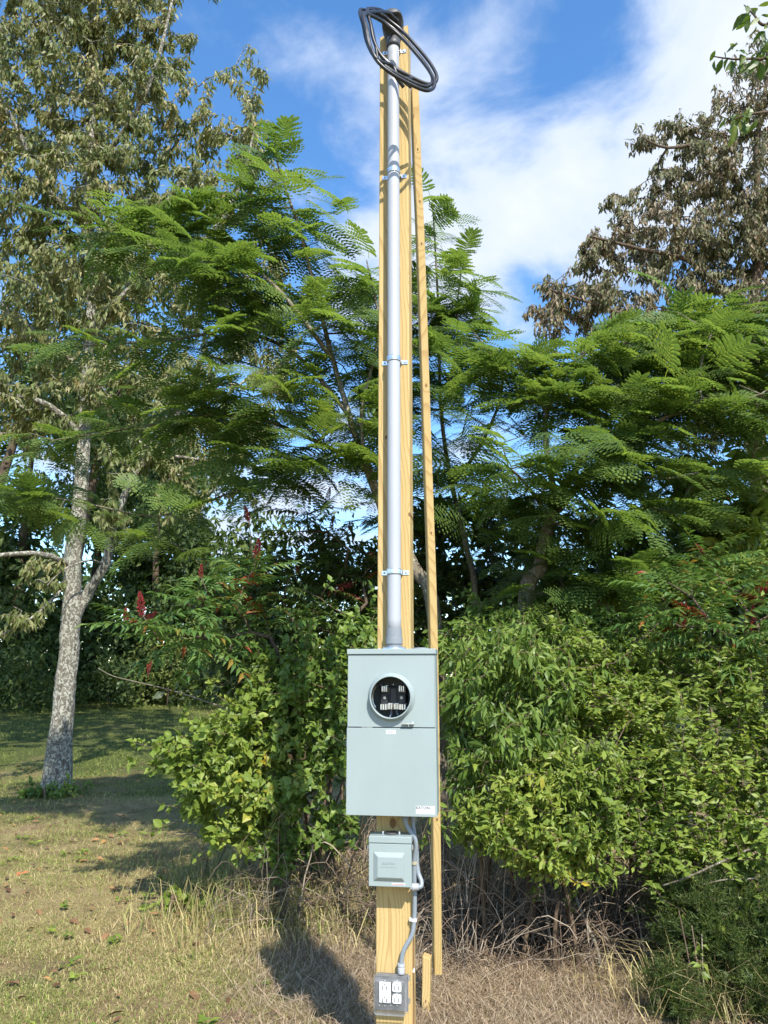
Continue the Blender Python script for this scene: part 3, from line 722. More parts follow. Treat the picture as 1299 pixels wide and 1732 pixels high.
# --- flexible conduits
def build_flex():
    t = post_thing('flexible_conduit', 'long grey flexible conduit winding down to the clear outlet box', 'conduit')
    b = bmesh.new()
    pts = [V3(447, 95, 0.115), V3(450, 150, 0.115), V3(480, 205, 0.115), V3(518, 265, 0.112), V3(530, 335, 0.108), V3(520, 420, 0.10), V3(516, 520, 0.095), V3(518, 660, 0.09), V3(519, 800, 0.086), V3(514, 930, 0.086),
           V3(498, 1030, 0.090), V3(455, 1110, 0.093), V3(425, 1180, 0.093), V3(413, 1262, 0.093)]
    add_tube(b, spline(pts, 8), 0.0092, 14); bm_obj('hose', b, M['hose'], t, True)
    for X, Y0, Y1, d, mt in ((445, 88, 135, 0.115, 'pvc_dark'), (413, 1255, 1338, 0.093, 'pvc')):
        p, q = V3(X, Y0, d), V3(X, Y1, d); L = p.z-q.z; b = bmesh.new()
        add_lathe(b, [(0.0095, 0), (0.0135, 0.001), (0.0145, 0.004), (0.0145, L*0.55), (0.0128, L*0.58), (0.0128, L*0.72), (0.0150, L*0.75), (0.0150, L), (0.0095, L)], 'z', (p.x, p.y, q.z), 24); bm_obj('connector', b, M[mt], t, False)
    t2 = post_thing('flexible_conduit', 'short grey flexible conduit looping into the right side of the disconnect box', 'conduit')
    b = bmesh.new()
    pts = [V3(508, 95, 0.098), V3(508, 180, 0.098), V3(522, 280, 0.092), V3(534, 380, 0.085), V3(536, 470, 0.085), V3(548, 545, 0.09), V3(571, 605, 0.10), V3(570, 645, 0.11), V3(548, 655, 0.114), V3(515, 655, 0.114)]
    add_tube(b, spline(pts, 8), 0.0092, 14); bm_obj('hose', b, M['hose'], t2, True)
    b = bmesh.new(); p, q = V3(482, 655, 0.114), V3(552, 652, 0.114)
    add_tube(b, [p, p.lerp(q, 0.28), p.lerp(q, 0.30), p.lerp(q, 0.42), p.lerp(q, 0.44), q], [0.0115, 0.0115, 0.0150, 0.0150, 0.0135, 0.0135], 20); bm_obj('connector', b, M['pvc'], t2, False)
    b = bmesh.new(); p = V3(508, 90, 0.098); add_lathe(b, [(0.0095, -0.02), (0.0140, -0.02), (0.0140, 0.0), (0.0095, 0.0)], 'z', p, 20); bm_obj('connector', b, M['pvc_dark'], t2, False)
    for X, Y, d, m_, lab in ((516, 463, 0.098, 'tan_clip', 'tan plastic clip holding the flexible conduit beside the disconnect box'), (512, 912, 0.087, 'white_plastic', 'white plastic clip on the flexible conduit below the disconnect box')):
        p = V3(X, Y, d); b = bmesh.new(); add_lathe(b, [(0.0096, -0.006), (0.0118, -0.006), (0.0118, 0.006), (0.0096, 0.006)], 'z', p, 20)
        add_box(b, p.x-0.018, p.x-0.0112, p.y-0.003, p.y+0.010, p.z-0.006, p.z+0.006, 0.001, 1)
        o = bm_obj('conduit_clip', b, M[m_]); o.location = PC; o.rotation_euler = (0, 0, PA); tag(o, lab, 'clip', 'clips on the flexible conduit')
    # bare ground wire down the side of the post
    t3 = post_thing('ground_wire', 'thin brown copper ground wire stapled down the right side of the post', 'wire')
    b = bmesh.new(); x = 0.0772
    zz = [PZB-0.25-0.045*k for k in range(20)]
    zz = [z for z in zz if z > -0.05]
    add_tube(b, spline([(x, -0.030+0.010*math.sin(k*1.3), z) for k, z in enumerate(zz)], 3), 0.0026, 8); bm_obj('wire', b, M['copper'], t3, True)
    for Y in (1310, 985):
        z = Z3(512, Y, 0.03)[1]; b = bmesh.new(); add_box(b, 0.0748, 0.083, -0.042, -0.020, z-0.006, z+0.006, 0.002, 1); bm_obj('staple', b, M['white_plastic'], t3)
build_flex()

# ------------------------------------------------------------------ vegetation helpers
def reseed(k):
    global rng
    rng = np.random.default_rng(k)
def unit(v): return v/np.maximum(np.linalg.norm(v, axis=-1, keepdims=True), 1e-9)
def frames(a, n):
    a = unit(a); n = n - a*np.sum(a*n, -1, keepdims=True); n = unit(n); b = np.cross(n, a)
    return np.stack([a, b, n], -1)
def inst(tv, tf, pos, R, s):
    s = np.asarray(s); s = s[:, None] if s.ndim == 1 else s
    V = pos[:, None, :] + np.einsum('nij,nkj->nki', R, tv[None]*s[:, None, :])
    F = tf[None] + (np.arange(len(pos))*len(tv))[:, None, None]
    return V.reshape(-1, 3), F.reshape(-1, 3)
def leaf_tpl(w=0.42, fold=0.10, curl=0.18, far=False):
    """leaf along +x, unit length, blade folded along the midrib, tip bent down"""
    if far:
        V = [(0, 0, 0), (0.45, w/2, fold*0.5), (1, 0, -curl), (0.45, -w/2, fold*0.5), (0.5, 0, -curl*0.15)]
        F = [(0, 4, 1), (4, 2, 1), (0, 3, 4), (4, 3, 2)]
    else:
        V = [(0, 0, 0), (0.16, 0, 0.0), (0.42, 0, -curl*0.15), (0.72, 0, -curl*0.5), (1, 0, -curl)]
        V += [(0.22, w*0.33, fold*0.35), (0.46, w*0.5, fold*0.5-curl*0.15), (0.75, w*0.34, fold*0.3-curl*0.5)]
        V += [(0.22, -w*0.33, fold*0.35), (0.46, -w*0.5, fold*0.5-curl*0.15), (0.75, -w*0.34, fold*0.3-curl*0.5)]
        F = [(1, 2, 5), (5, 2, 6), (2, 3, 6), (6, 3, 7), (3, 4, 7), (1, 8, 2), (8, 9, 2), (2, 9, 3), (9, 10, 3), (3, 10, 4), (0, 1, 5), (0, 8, 1)]
    return np.array(V, float), np.array(F, int)
def mimosa_frond(seed, m=7):
    """twice-feathered frond: side feathers on an arching stalk, each a comb of tiny leaflets"""
    r = np.random.default_rng(seed); V = []; F = []
    L = 1.0; npair = int(r.integers(9, 13))
    def quad(a, b, c, d):
        i = len(V); V.extend([a, b, c, d]); F.append((i, i+1, i+2)); F.append((i, i+2, i+3))
    def stalk(t): return np.array([t*L*0.98, 0.03*math.sin(2.5*t+seed), -0.30*t*t])
    for k in range(6):
        a, b = stalk(k/6), stalk((k+1)/6); w = 0.008*(1-0.1*k)
        quad(a+[0, -w, 0], a+[0, w, 0], b+[0, w, 0], b+[0, -w, 0])
    for k in range(npair):
        t = 0.20 + 0.78*k/(npair-1); base = stalk(t)
        plen = 0.36*(math.sin(math.pi*(0.20+0.68*(k/(npair-1))))**0.6)*(1+0.08*r.standard_normal())
        for sgn in (-1, 1):
            ang = math.radians(76-46*(k/(npair-1))**1.4 + r.normal(0, 4)); d = np.array([math.cos(ang), sgn*math.sin(ang), 0.0])
            droop = 0.30+0.2*r.random(); side = np.array([-d[1], d[0], 0])
            hl = 0.027
            for j in range(m):
                u = (j+0.45)/m
                c = base + d*plen*u + np.array([0.05*u*u*plen, 0, -droop*plen*u*u])
                sz = hl*(0.75+0.4*math.sin(math.pi*min(1, u*1.05)))*(1+0.1*r.standard_normal())*(0.7 if j == m-1 else 1)
                wd = d*plen/m*0.56
                for q in (-1, 1):
                    tip = c + side*q*sz + d*sz*0.30 + np.array([0, 0, -0.22*sz])
                    quad(c-wd, c+wd, tip+wd*0.75, tip-wd*0.8)
    return np.array(V), np.array(F, int)
def pinnate_frond(seed, npair=8, w=0.062, ll=0.25):
    """feather-shaped leaf with paired lance leaflets"""
    r = np.random.default_rng(seed); V = []; F = []
    def stalk(t): return np.array([t, 0.04*math.sin(2.2*t+seed), -0.24*t*t])
    for k in range(6):
        a, b = stalk(k/6), stalk((k+1)/6); q = 0.007; i = len(V)
        V.extend([a+[0, -q, 0], a+[0, q, 0], b+[0, q, 0], b+[0, -q, 0]]); F += [(i, i+1, i+2), (i, i+2, i+3)]
    lv, lf = leaf_tpl(0.27, 0.05, 0.25, True)
    for k in range(npair+1):
        t = 0.22+0.76*k/npair
        for sgn in ((-1, 1) if k < npair else (0,)):
            ang = sgn*math.radians(64-14*k/npair+r.normal(0, 5)); L = ll*(0.75+0.35*math.sin(math.pi*(0.2+0.6*k/npair)))*(1+0.07*r.standard_normal())
            a = np.array([[math.cos(ang), math.sin(ang), -0.28+0.1*r.standard_normal()]]); n = np.array([[0.15*r.standard_normal(), 0.15*r.standard_normal()+0.2*sgn*-1, 1.0]])
            v, f = inst(lv, lf, np.array([stalk(min(t, 1))]), frames(a, n), np.array([L])); i = len(V); V.extend(list(v)); F += [tuple(x+i) for x in f]
    return np.array(V), np.array(F, int)
def to_local(V, L): return V - np.array(L)
def in_frame(pos):
    d = pos - np.array(CAM); zc = d[:, 1]*CT + d[:, 2]*ST; u = d[:, 0]; v = -d[:, 1]*ST + d[:, 2]*CT
    zc = np.maximum(zc, 0.1); return (np.abs(u/zc*FPX) < 660) & (np.abs(v/zc*FPX) < 875)
def foliage(root, L, tpls, var, pos, R, s, mat, nobj=0, part='leaf', rest='foliage', low=None):
    """the nobj pieces that show largest become parts of their own (shared meshes); the rest one mesh"""
    n = len(pos); s = np.asarray(s, float)
    d = np.linalg.norm(pos-np.array(CAM), axis=1); size = s if s.ndim == 1 else s[:, 0]
    score = np.where(in_frame(pos), size/d, 0)
    pick = np.zeros(n, bool)
    if nobj: pick[np.argsort(-score)[:nobj]] = True
    mes = []
    for k, (tv, tf) in enumerate(tpls):
        me = np_mesh(part, tv, tf); me.materials.append(mat); mes.append(me)
    Ln = np.array(L)
    for i in np.nonzero(pick)[0]:
        o = bpy.data.objects.new(part, mes[var[i]]); COL.objects.link(o); o.parent = root
        sc_ = np.diag([s[i]]*3) if s.ndim == 1 else np.diag(s[i])
        m = np.eye(4); m[:3, :3] = R[i] @ sc_; m[:3, 3] = pos[i]-Ln
        o.matrix_basis = Matrix(m.tolist())
    keep = ~pick
    if keep.any():
        Vs, Fs, off = [], [], 0
        for k, (tv, tf) in enumerate(low or tpls):
            q = keep & (var == k)
            if not q.any(): continue
            V, F = inst(tv, tf, pos[q]-Ln, R[q], s[q]); Vs.append(V); Fs.append(F+off); off += len(V)
        o = link(rest, np_mesh(rest, np.concatenate(Vs), np.concatenate(Fs)), mat, root); o['kind'] = 'stuff'

class Skeleton:
    def __init__(s): s.pos = []; s.par = []; s.rmin = []; s.tagid = []; s.tips = []
    def add(s, p, par, r=0.0, tg=2):
        s.pos.append(np.array(p, float)); s.par.append(par); s.rmin.append(r); s.tagid.append(tg); return len(s.pos)-1
    def polyline(s, pts, radii, par=-1, tg=0, seg=0.25):
        """pts start where the limb leaves its parent (par) or at the ground"""
        pts = [np.array(p, float) for p in pts]; fine = [np.array(v) for v in spline([Vector(p) for p in pts], 6)]
        m = len(fine); rr = np.interp(np.linspace(0, 1, m), np.linspace(0, 1, len(radii)), radii); ids = []
        for i, (p, r) in enumerate(zip(fine, rr)):
            if i == 0 and par >= 0: ids.append(par); continue
            par = s.add(p + (rng.normal(0, (0.10 if tg else 0.025)*r, 3) if i else 0), par, r, tg); ids.append(par)
        return ids
    def nearest(s, p): return int(np.argmin(np.linalg.norm(np.array(s.pos)-np.array(p), axis=1)))
    def grow(s, tips, seg=0.3, droop=0.0, zpen=0.8, jit=0.06, start=0):
        tips = np.array(tips); base = np.array(s.pos)
        dist = np.min(np.linalg.norm(tips[:, None]-base[None, ::3], axis=2), axis=1)
        cap = len(s.pos)+len(tips)*14+16; arr = np.zeros((cap, 3)); arr[:len(base)] = base; n = len(base)
        for t_ in tips[np.argsort(dist)]:
            d = np.linalg.norm(arr[start:n]-t_, axis=1) + zpen*np.maximum(0, arr[start:n, 2]-t_[2])
            j = start+int(np.argmin(d)); p0 = arr[j]; L = np.linalg.norm(t_-p0); k = int(np.clip(math.ceil(L/seg), 1, 12)); par = j
            mid = (p0+t_)/2 + np.array([0, 0, 0.12*L]) + rng.normal(0, jit*L, 3)
            for q in range(1, k+1):
                u = q/k; p = (1-u)**2*p0 + 2*u*(1-u)*mid + u*u*t_; p = p + np.array([0, 0, -droop*L*u**3]) + (rng.normal(0, jit*0.35*seg, 3) if q < k else 0)
                par = s.add(p, par); arr[n] = p; n += 1
            s.tips.append(par)
    def radii(s, rt, e=0.45):
        n = len(s.pos); c = np.zeros(n)
        for t_ in s.tips: c[t_] += 1
        for i in range(n-1, -1, -1):
            if c[i] == 0: c[i] = 0.5
            if s.par[i] >= 0: c[s.par[i]] += c[i] if c[i] >= 1 else 0
        return np.maximum(rt*np.maximum(c, 1)**e, np.array(s.rmin))
    def mesh(s, root, L, mat, rt, e=0.45, rmax=None, trunk='trunk', limb='limb', twig='twig_work', minr=0.0):
        r = s.radii(rt, e); n = len(s.pos); ch = [[] for _ in range(n)]
        cap = np.array([m if m > 0 else 1e9 for m in s.rmin]); r = np.where(np.array(s.tagid) < 2, np.minimum(r, cap*1.0+1e-9), r)
        for i in range(n):                                  # children never thicker than their parent
            p = s.par[i]
            if p >= 0: r[i] = min(r[i], r[p]); ch[p].append(i)
        chains = []; stack = [(i, -1) for i in range(n) if s.par[i] < 0]
        while stack:
            i, p = stack.pop(); c = [i]
            while ch[i]:
                same = [k for k in ch[i] if s.tagid[k] == s.tagid[i]] or ch[i]
                mx = max(same, key=lambda k: (s.rmin[k], r[k]))
                for k in ch[i]:
                    if k != mx: stack.append((k, i))
                if s.tagid[mx] != s.tagid[i]: stack.append((mx, i)); break
                c.append(mx); i = mx
            chains.append((p, c))
        tw_V, tw_F, off = [], [], 0
        for p, c in chains:
            pts = [s.pos[k] for k in c]; rr = [r[k] for k in c]
            if p >= 0: pts = [s.pos[p]]+pts; rr = [min(rr[0]*1.15, r[p])]+rr
            if len(pts) < 2: continue
            if max(rr) < minr: continue
            rr[-1] *= 0.6; R0 = max(rr); sides = 14 if R0 > 0.1 else 9 if R0 > 0.04 else 6 if R0 > 0.015 else 4 if R0 > 0.006 else 3
            V, F = tube_np(np.array(pts)-np.array(L), rr, sides)
            tg = s.tagid[c[0]]
            if tg < 2: link(trunk if tg == 0 else limb, np_mesh('trunk' if tg == 0 else 'limb', V, F, True), mat, root)
            else: tw_V.append(V); tw_F.append(F+off); off += len(V)
        if tw_V:
            o = link(twig, np_mesh(twig, np.concatenate(tw_V), np.concatenate(tw_F), True), mat, root); o['kind'] = 'stuff'
        s.r = r
    def tipdir(s, i, back=2):
        j = i
        for _ in range(back):
            if s.par[j] >= 0: j = s.par[j]
        return unit(s.pos[i]-s.pos[j]), s.pos[j]
def tube_np(pts, rr, sides):
    n = len(pts); d = np.zeros_like(pts); d[1:-1] = pts[2:]-pts[:-2]; d[0] = pts[1]-pts[0]; d[-1] = pts[-1]-pts[-2]; d = unit(d)
    up = np.array([0, 0, 1.0]) if abs(d[0][2]) < 0.9 else np.array([0, 1.0, 0]); V = []
    ang = 2*np.pi*np.arange(sides)/sides; ca, sa = np.cos(ang)[:, None], np.sin(ang)[:, None]
    for i in range(n):
        a = np.cross(d[i], up); la = np.linalg.norm(a); a = a/la if la > 1e-6 else np.array([1.0, 0, 0]); up = np.cross(a, d[i])
        wob = 1+0.06*np.sin(3*ang+i*0.9)[:, None] if sides > 8 else 1
        V.append(pts[i] + (a*ca + up*sa)*rr[i]*wob)
    V = np.concatenate(V); k = np.arange(sides); kk = (k+1) % sides; F = []
    for i in range(n-1):
        F.append(np.stack([i*sides+k, i*sides+kk, (i+1)*sides+kk, (i+1)*sides+k], -1))
    return V, np.concatenate(F)
def blob_points(blobs, n, shell=2.4):
    """blobs: (px, py, Y, rx_px, ry_px, depth radius) in photograph measure; returns points in the crown's volume"""
    C, Rd, W = [], [], []
    for (px, py, Y, rx, ry, ry_d) in blobs:
        s = ppm(px, py, Y); c = P(px, py, Y); C.append(tuple(c)); Rd.append((rx/s, ry_d, ry/s)); W.append((rx/s)*(ry/s)*0.7+(rx/s)*(ry/s)*ry_d)
    C = np.array(C); Rd = np.array(Rd); W = np.array(W)/np.sum(W)
    k = rng.choice(len(C), n, p=W); d = unit(rng.normal(size=(n, 3))); r = rng.random(n)**(1/shell)
    return C[k] + d*Rd[k]*r[:, None]
def spray(sk, per, length, back, style, droop=0.6, size=0.1, sizevar=0.22, aspectvar=0.15):
    """leaves on the last stretch of every twig"""
    P_, A_, N_, S_ = [], [], [], []
    for t_ in sk.tips:
        d, b = sk.tipdir(t_, back); e = sk.pos[t_]; L = max(np.linalg.norm(e-b), length*0.5); st = e - d*min(L, length)
        m = max(2, int(rng.poisson(per))); u = np.sort(rng.random(m))**0.8; ph = rng.random()*6.28
        sv = np.cross(d, [0, 0, 1.0]); sv = unit(sv) if np.linalg.norm(sv) > 0.1 else np.array([1.0, 0, 0]); uv = np.cross(sv, d)
        for q in range(m):
            p = st + (e-st)*u[q] + rng.normal(0, length*0.05, 3)
            if style == 'hang':
                a = ph + q*2.4; o = math.cos(a)*sv + math.sin(a)*uv
                ax = o*0.55 + d*0.25 + np.array([0, 0, -droop]) + rng.normal(0, 0.28, 3); nn = o + rng.normal(0, 0.6, 3) + np.array([0.2, -0.4, 0.3])
                p = p + o*size*0.25
            elif style == 'flat':
                sg = 1 if q % 2 else -1; a = math.radians(55)*sg
                ax = d*math.cos(a)*0.8 + sv*math.sin(a) + rng.normal(0, 0.25, 3) + np.array([0, 0, -droop*0.4]); nn = np.array([0.28, -0.62, 0.75]) + rng.normal(0, 0.42, 3)
            else:                                           # whorl round an upright shoot
                a = ph + q*2.4; o = math.cos(a)*sv + math.sin(a)*uv
                ax = o + d*0.55 + rng.normal(0, 0.25, 3) + np.array([0, 0, -droop*0.5]); nn = d*0.4 + np.array([0.28, -0.62, 0.7]) + rng.normal(0, 0.38, 3)
            P_.append(p); A_.append(ax); N_.append(nn)
    n = len(P_); s = size*(1+sizevar*rng.standard_normal(n)).clip(0.45, 1.6)
    S = np.stack([s, s*(1+aspectvar*rng.standard_normal(n)).clip(0.6, 1.5), s*(1+0.8*rng.standard_normal(n)).clip(-0.6, 3)], -1)
    return np.array(P_), frames(np.array(A_), np.array(N_)), S

# leaf and bark colours
M['lt_leaf'] = leaf_mat('pale_drooping_leaf', [(0.0, (0.070, 0.105, 0.026)), (0.40, (0.14, 0.175, 0.05)), (0.68, (0.245, 0.25, 0.105)), (0.88, (0.41, 0.35, 0.18)), (0.95, (0.38, 0.26, 0.10)), (1.0, (0.46, 0.22, 0.04))], 0.5, 0.32, (1, 0.95, 0.5), ((0.27, 0.27, 0.14, 1), 0.45), posvar=0.9)
M['rt_leaf'] = leaf_mat('brown_drooping_leaf', [(0.0, (0.07, 0.095, 0.030)), (0.45, (0.14, 0.145, 0.06)), (0.74, (0.25, 0.20, 0.125)), (1.0, (0.37, 0.275, 0.20))], 0.55, 0.22, (1, 0.85, 0.6), ((0.19, 0.175, 0.12, 1), 0.5), posvar=0.7)
M['mimosa_leaf'] = leaf_mat('mimosa_leaf', [(0.0, (0.070, 0.130, 0.038)), (0.5, (0.120, 0.195, 0.050)), (0.85, (0.19, 0.265, 0.060)), (1.0, (0.28, 0.33, 0.07))], 0.5, 0.5, (1.05, 1.0, 0.55), posvar=1.1)
M['sumac_leaf'] = leaf_mat('sumac_leaf', [(0.0, (0.055, 0.12, 0.030)), (0.6, (0.10, 0.18, 0.04)), (0.93, (0.15, 0.22, 0.05)), (0.975, (0.26, 0.16, 0.03)), (1.0, (0.30, 0.045, 0.03))], 0.45, 0.33)
M['sumac_red'] = leaf_mat('sumac_red_leaf', [(0.0, (0.14, 0.015, 0.015)), (0.6, (0.20, 0.03, 0.02)), (1.0, (0.26, 0.09, 0.03))], 0.5, 0.25, (1, 0.6, 0.4))
M['bush_leaf'] = leaf_mat('glossy_bush_leaf', [(0.0, (0.055, 0.105, 0.020)), (0.45, (0.110, 0.180, 0.030)), (0.85, (0.18, 0.25, 0.042)), (0.95, (0.25, 0.275, 0.05)), (0.97, (0.36, 0.27, 0.03)), (1.0, (0.26, 0.09, 0.04))], 0.46, 0.30, spec=0.35, posvar=1.6)
M['bush_yellow'] = leaf_mat('yellowgreen_bush_leaf', [(0.0, (0.085, 0.135, 0.022)), (0.5, (0.175, 0.245, 0.038)), (0.88, (0.29, 0.34, 0.065)), (0.96, (0.36, 0.32, 0.04)), (1.0, (0.50, 0.36, 0.03))], 0.46, 0.34, spec=0.35, posvar=1.6)
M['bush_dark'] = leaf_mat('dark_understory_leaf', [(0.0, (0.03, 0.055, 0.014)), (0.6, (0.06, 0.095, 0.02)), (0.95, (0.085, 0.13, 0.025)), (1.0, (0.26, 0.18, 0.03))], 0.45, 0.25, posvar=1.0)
M['wood_leaf'] = leaf_mat('far_wood_leaf', [(0.0, (0.03, 0.058, 0.014)), (0.6, (0.07, 0.115, 0.026)), (1.0, (0.16, 0.19, 0.045))], 0.55, 0.30, posvar=0.3)
M['wood_light'] = leaf_mat('far_light_leaf', [(0.0, (0.07, 0.11, 0.025)), (0.6, (0.15, 0.19, 0.045)), (1.0, (0.27, 0.27, 0.07))], 0.55, 0.28, posvar=0.5)
M['cedar'] = leaf_mat('cedar_needle', [(0.0, (0.03, 0.058, 0.010)), (0.6, (0.065, 0.10, 0.018)), (1.0, (0.12, 0.14, 0.03))], 0.55, 0.25)
M['corner_leaf'] = leaf_mat('corner_leaf', [(0.0, (0.06, 0.11, 0.02)), (0.6, (0.11, 0.165, 0.03)), (1.0, (0.17, 0.19, 0.035))], 0.4, 0.35)
M['bark_lichen'] = bark_mat('lichen_bark', srgb(74, 70, 62), srgb(126, 120, 108), 0.62, 9.0, 0.9)
M['bark_brown'] = bark_mat('brown_bark', srgb(62, 52, 42), srgb(112, 98, 82), 0.0, 20)
M['bark_grey'] = bark_mat('grey_bark', srgb(84, 76, 64), srgb(134, 124, 106), 0.25, 16)
M['twig'] = bark_mat('grey_twig', srgb(70, 58, 46), srgb(128, 110, 90), 0.0, 30)
M['dry_vine'] = leaf_mat('dry_vine', [(0.0, (0.10, 0.07, 0.05)), (0.5, (0.21, 0.16, 0.115)), (1.0, (0.36, 0.30, 0.23))], 0.85, 0.0, spec=0.1)
M['fruit'] = plain('sumac_fruit', (0.20, 0.012, 0.014, 1), 0.8, 0, 0.3, 60)
LEAF_N = leaf_tpl(0.44, 0.14, 0.22); LEAF_F = leaf_tpl(0.44, 0.14, 0.24, True); LEAF_L = leaf_tpl(0.36, 0.12, 0.30, True); LEAF_B = leaf_tpl(0.62, 0.14, 0.20)
FRONDS = [mimosa_frond(k) for k in range(5)]; FRONDS_LOW = [mimosa_frond(k, 4) for k in range(5)]; PINN = [pinnate_frond(k) for k in range(4)]; PINN_S = [pinnate_frond(k+20, 6, 0.08, 0.30) for k in range(3)]

def pxpts(pts): return [tuple(P(*p)) for p in pts]
# ------------------------------------------------------------------ the big left tree
def left_tree():
    reseed(101)
    b = G(96, 1336); Y = b.y; L = (b.x, b.y, b.z)
    t = thing('broadleaf_tree', 'tall tree with lichen-spotted pale trunk and drooping tan-green leaves on the lawn', 'tree', L)
    sk = Skeleton(); s = ppm(96, 1336, Y); r0 = 19/s
    trunk = [(b.x, b.y, b.z-0.1)] + pxpts([(104, 1230, Y), (114, 1130, Y), (120, 1050, Y), (124, 940, Y), (138, 820, Y), (146, 660, Y), (156, 480, Y), (150, 300, Y+0.1), (160, 140, Y+0.1), (150, -30, Y), (165, -190, Y)])
    ids = sk.polyline(trunk, [r0*1.45, r0*0.98, r0*0.9, r0*0.86, r0*0.78, r0*0.66, r0*0.56, r0*0.46, r0*0.36, r0*0.26, r0*0.16, r0*0.08])
    def limb(pts, r1, r2):
        w = pxpts(pts); j = sk.nearest(w[0]); sk.polyline([sk.pos[j]]+w[1:], [r1, (r1+r2)/2, r2], j, 1)
    limb([(121, 1060, Y), (150, 1000, Y), (178, 955, Y-.1), (192, 890, Y-.2), (225, 810, Y-.2), (285, 730, Y-.3), (330, 640, Y-.3)], r0*0.55, r0*0.2)
    limb([(285, 800, Y), (320, 775, Y), (380, 790, Y), (430, 845, Y)], r0*0.2, r0*0.07)
    limb([(124, 960, Y), (90, 942, Y-.3), (40, 936, Y-.6), (-40, 945, Y-.9)], r0*0.3, r0*0.18)
    limb([(120, 985, Y), (60, 1040, Y-.5), (0, 1075, Y-.8)], r0*0.14, r0*0.06)
    limb([(178, 952, Y), (150, 948, Y-.3), (110, 962, Y-.6), (80, 990, Y-.8)], r0*0.12, r0*0.04)
    limb([(142, 740, Y), (90, 690, Y-.3), (20, 670, Y-.6), (-80, 690, Y-.8)], r0*0.36, r0*0.16)
    limb([(150, 560, Y), (230, 480, Y-.4), (330, 420, Y-.6), (400, 330, Y-.6), (430, 220, Y-.5)], r0*0.4, r0*0.10)
    limb([(152, 400, Y), (80, 320, Y-.6), (20, 200, Y-.9), (-60, 100, Y-1)], r0*0.38, r0*0.12)
    limb([(154, 300, Y), (230, 190, Y-.5), (270, 90, Y-.7), (300, -40, Y-.7)], r0*0.34, r0*0.10)
    limb([(150, 520, Y), (200, 430, Y+.6), (260, 300, Y+1), (330, 200, Y+1)], r0*0.3, r0*0.10)
    limb([(146, 640, Y), (60, 560, Y+.6), (-40, 480, Y+1)], r0*0.3, r0*0.10)
    Y0 = Y
    blobs = [(60, 30, Y0, 180, 110, 2.0), (200, 40, Y0, 120, 90, 1.8), (270, 60, Y0, 55, 70, 1.0), (110, 200, Y0, 170, 110, 2.1), (280, 190, Y0, 110, 80, 1.5), (425, 130, Y0, 38, 45, .6), (400, 210, Y0, 75, 60, 1.0), (440, 255, Y0, 55, 60, .8),
             (60, 380, Y0, 150, 110, 2.0), (240, 330, Y0, 140, 90, 1.8), (380, 330, Y0, 100, 60, 1.2), (90, 530, Y0, 140, 100, 1.8), (270, 480, Y0, 130, 80, 1.6), (420, 470, Y0, 90, 70, 1.1), (430, 600, Y0, 95, 70, 1.1),
             (60, 690, Y0, 110, 70, 1.5), (240, 640, Y0, 120, 80, 1.4), (330, 720, Y0, 110, 60, 1.2), (250, 790, Y0, 90, 60, 1.0), (400, 800, Y0, 60, 60, .9), (30, 1040, Y0-.6, 50, 45, .5), (70, 960, Y0-.5, 40, 40, .4),
             (310, 850, Y0, 70, 40, .8), (440, 720, Y0, 70, 50, .9), (200, 880, Y0-.3, 60, 40, .7), (380, 760, Y0, 70, 40, .8), (-120, 200, Y0, 130, 240, 2), (-120, 600, Y0, 120, 180, 1.8), (40, -170, Y0, 160, 120, 2), (220, -110, Y0, 110, 80, 1.4), (350, -10, Y0, 20, 25, .3)]
    sk.grow(blob_points(blobs, 3700, 2.3), 0.32, 0.12, 0.6, 0.08)
    sk.mesh(t, L, M['bark_lichen'], 0.0045, 0.43)
    p, R, S = spray(sk, 23, 0.45, 2, 'hang', 1.0, 0.115)
    foliage(t, L, [LEAF_L], np.zeros(len(p), int), p, R, S, M['lt_leaf'], 300)
left_tree()

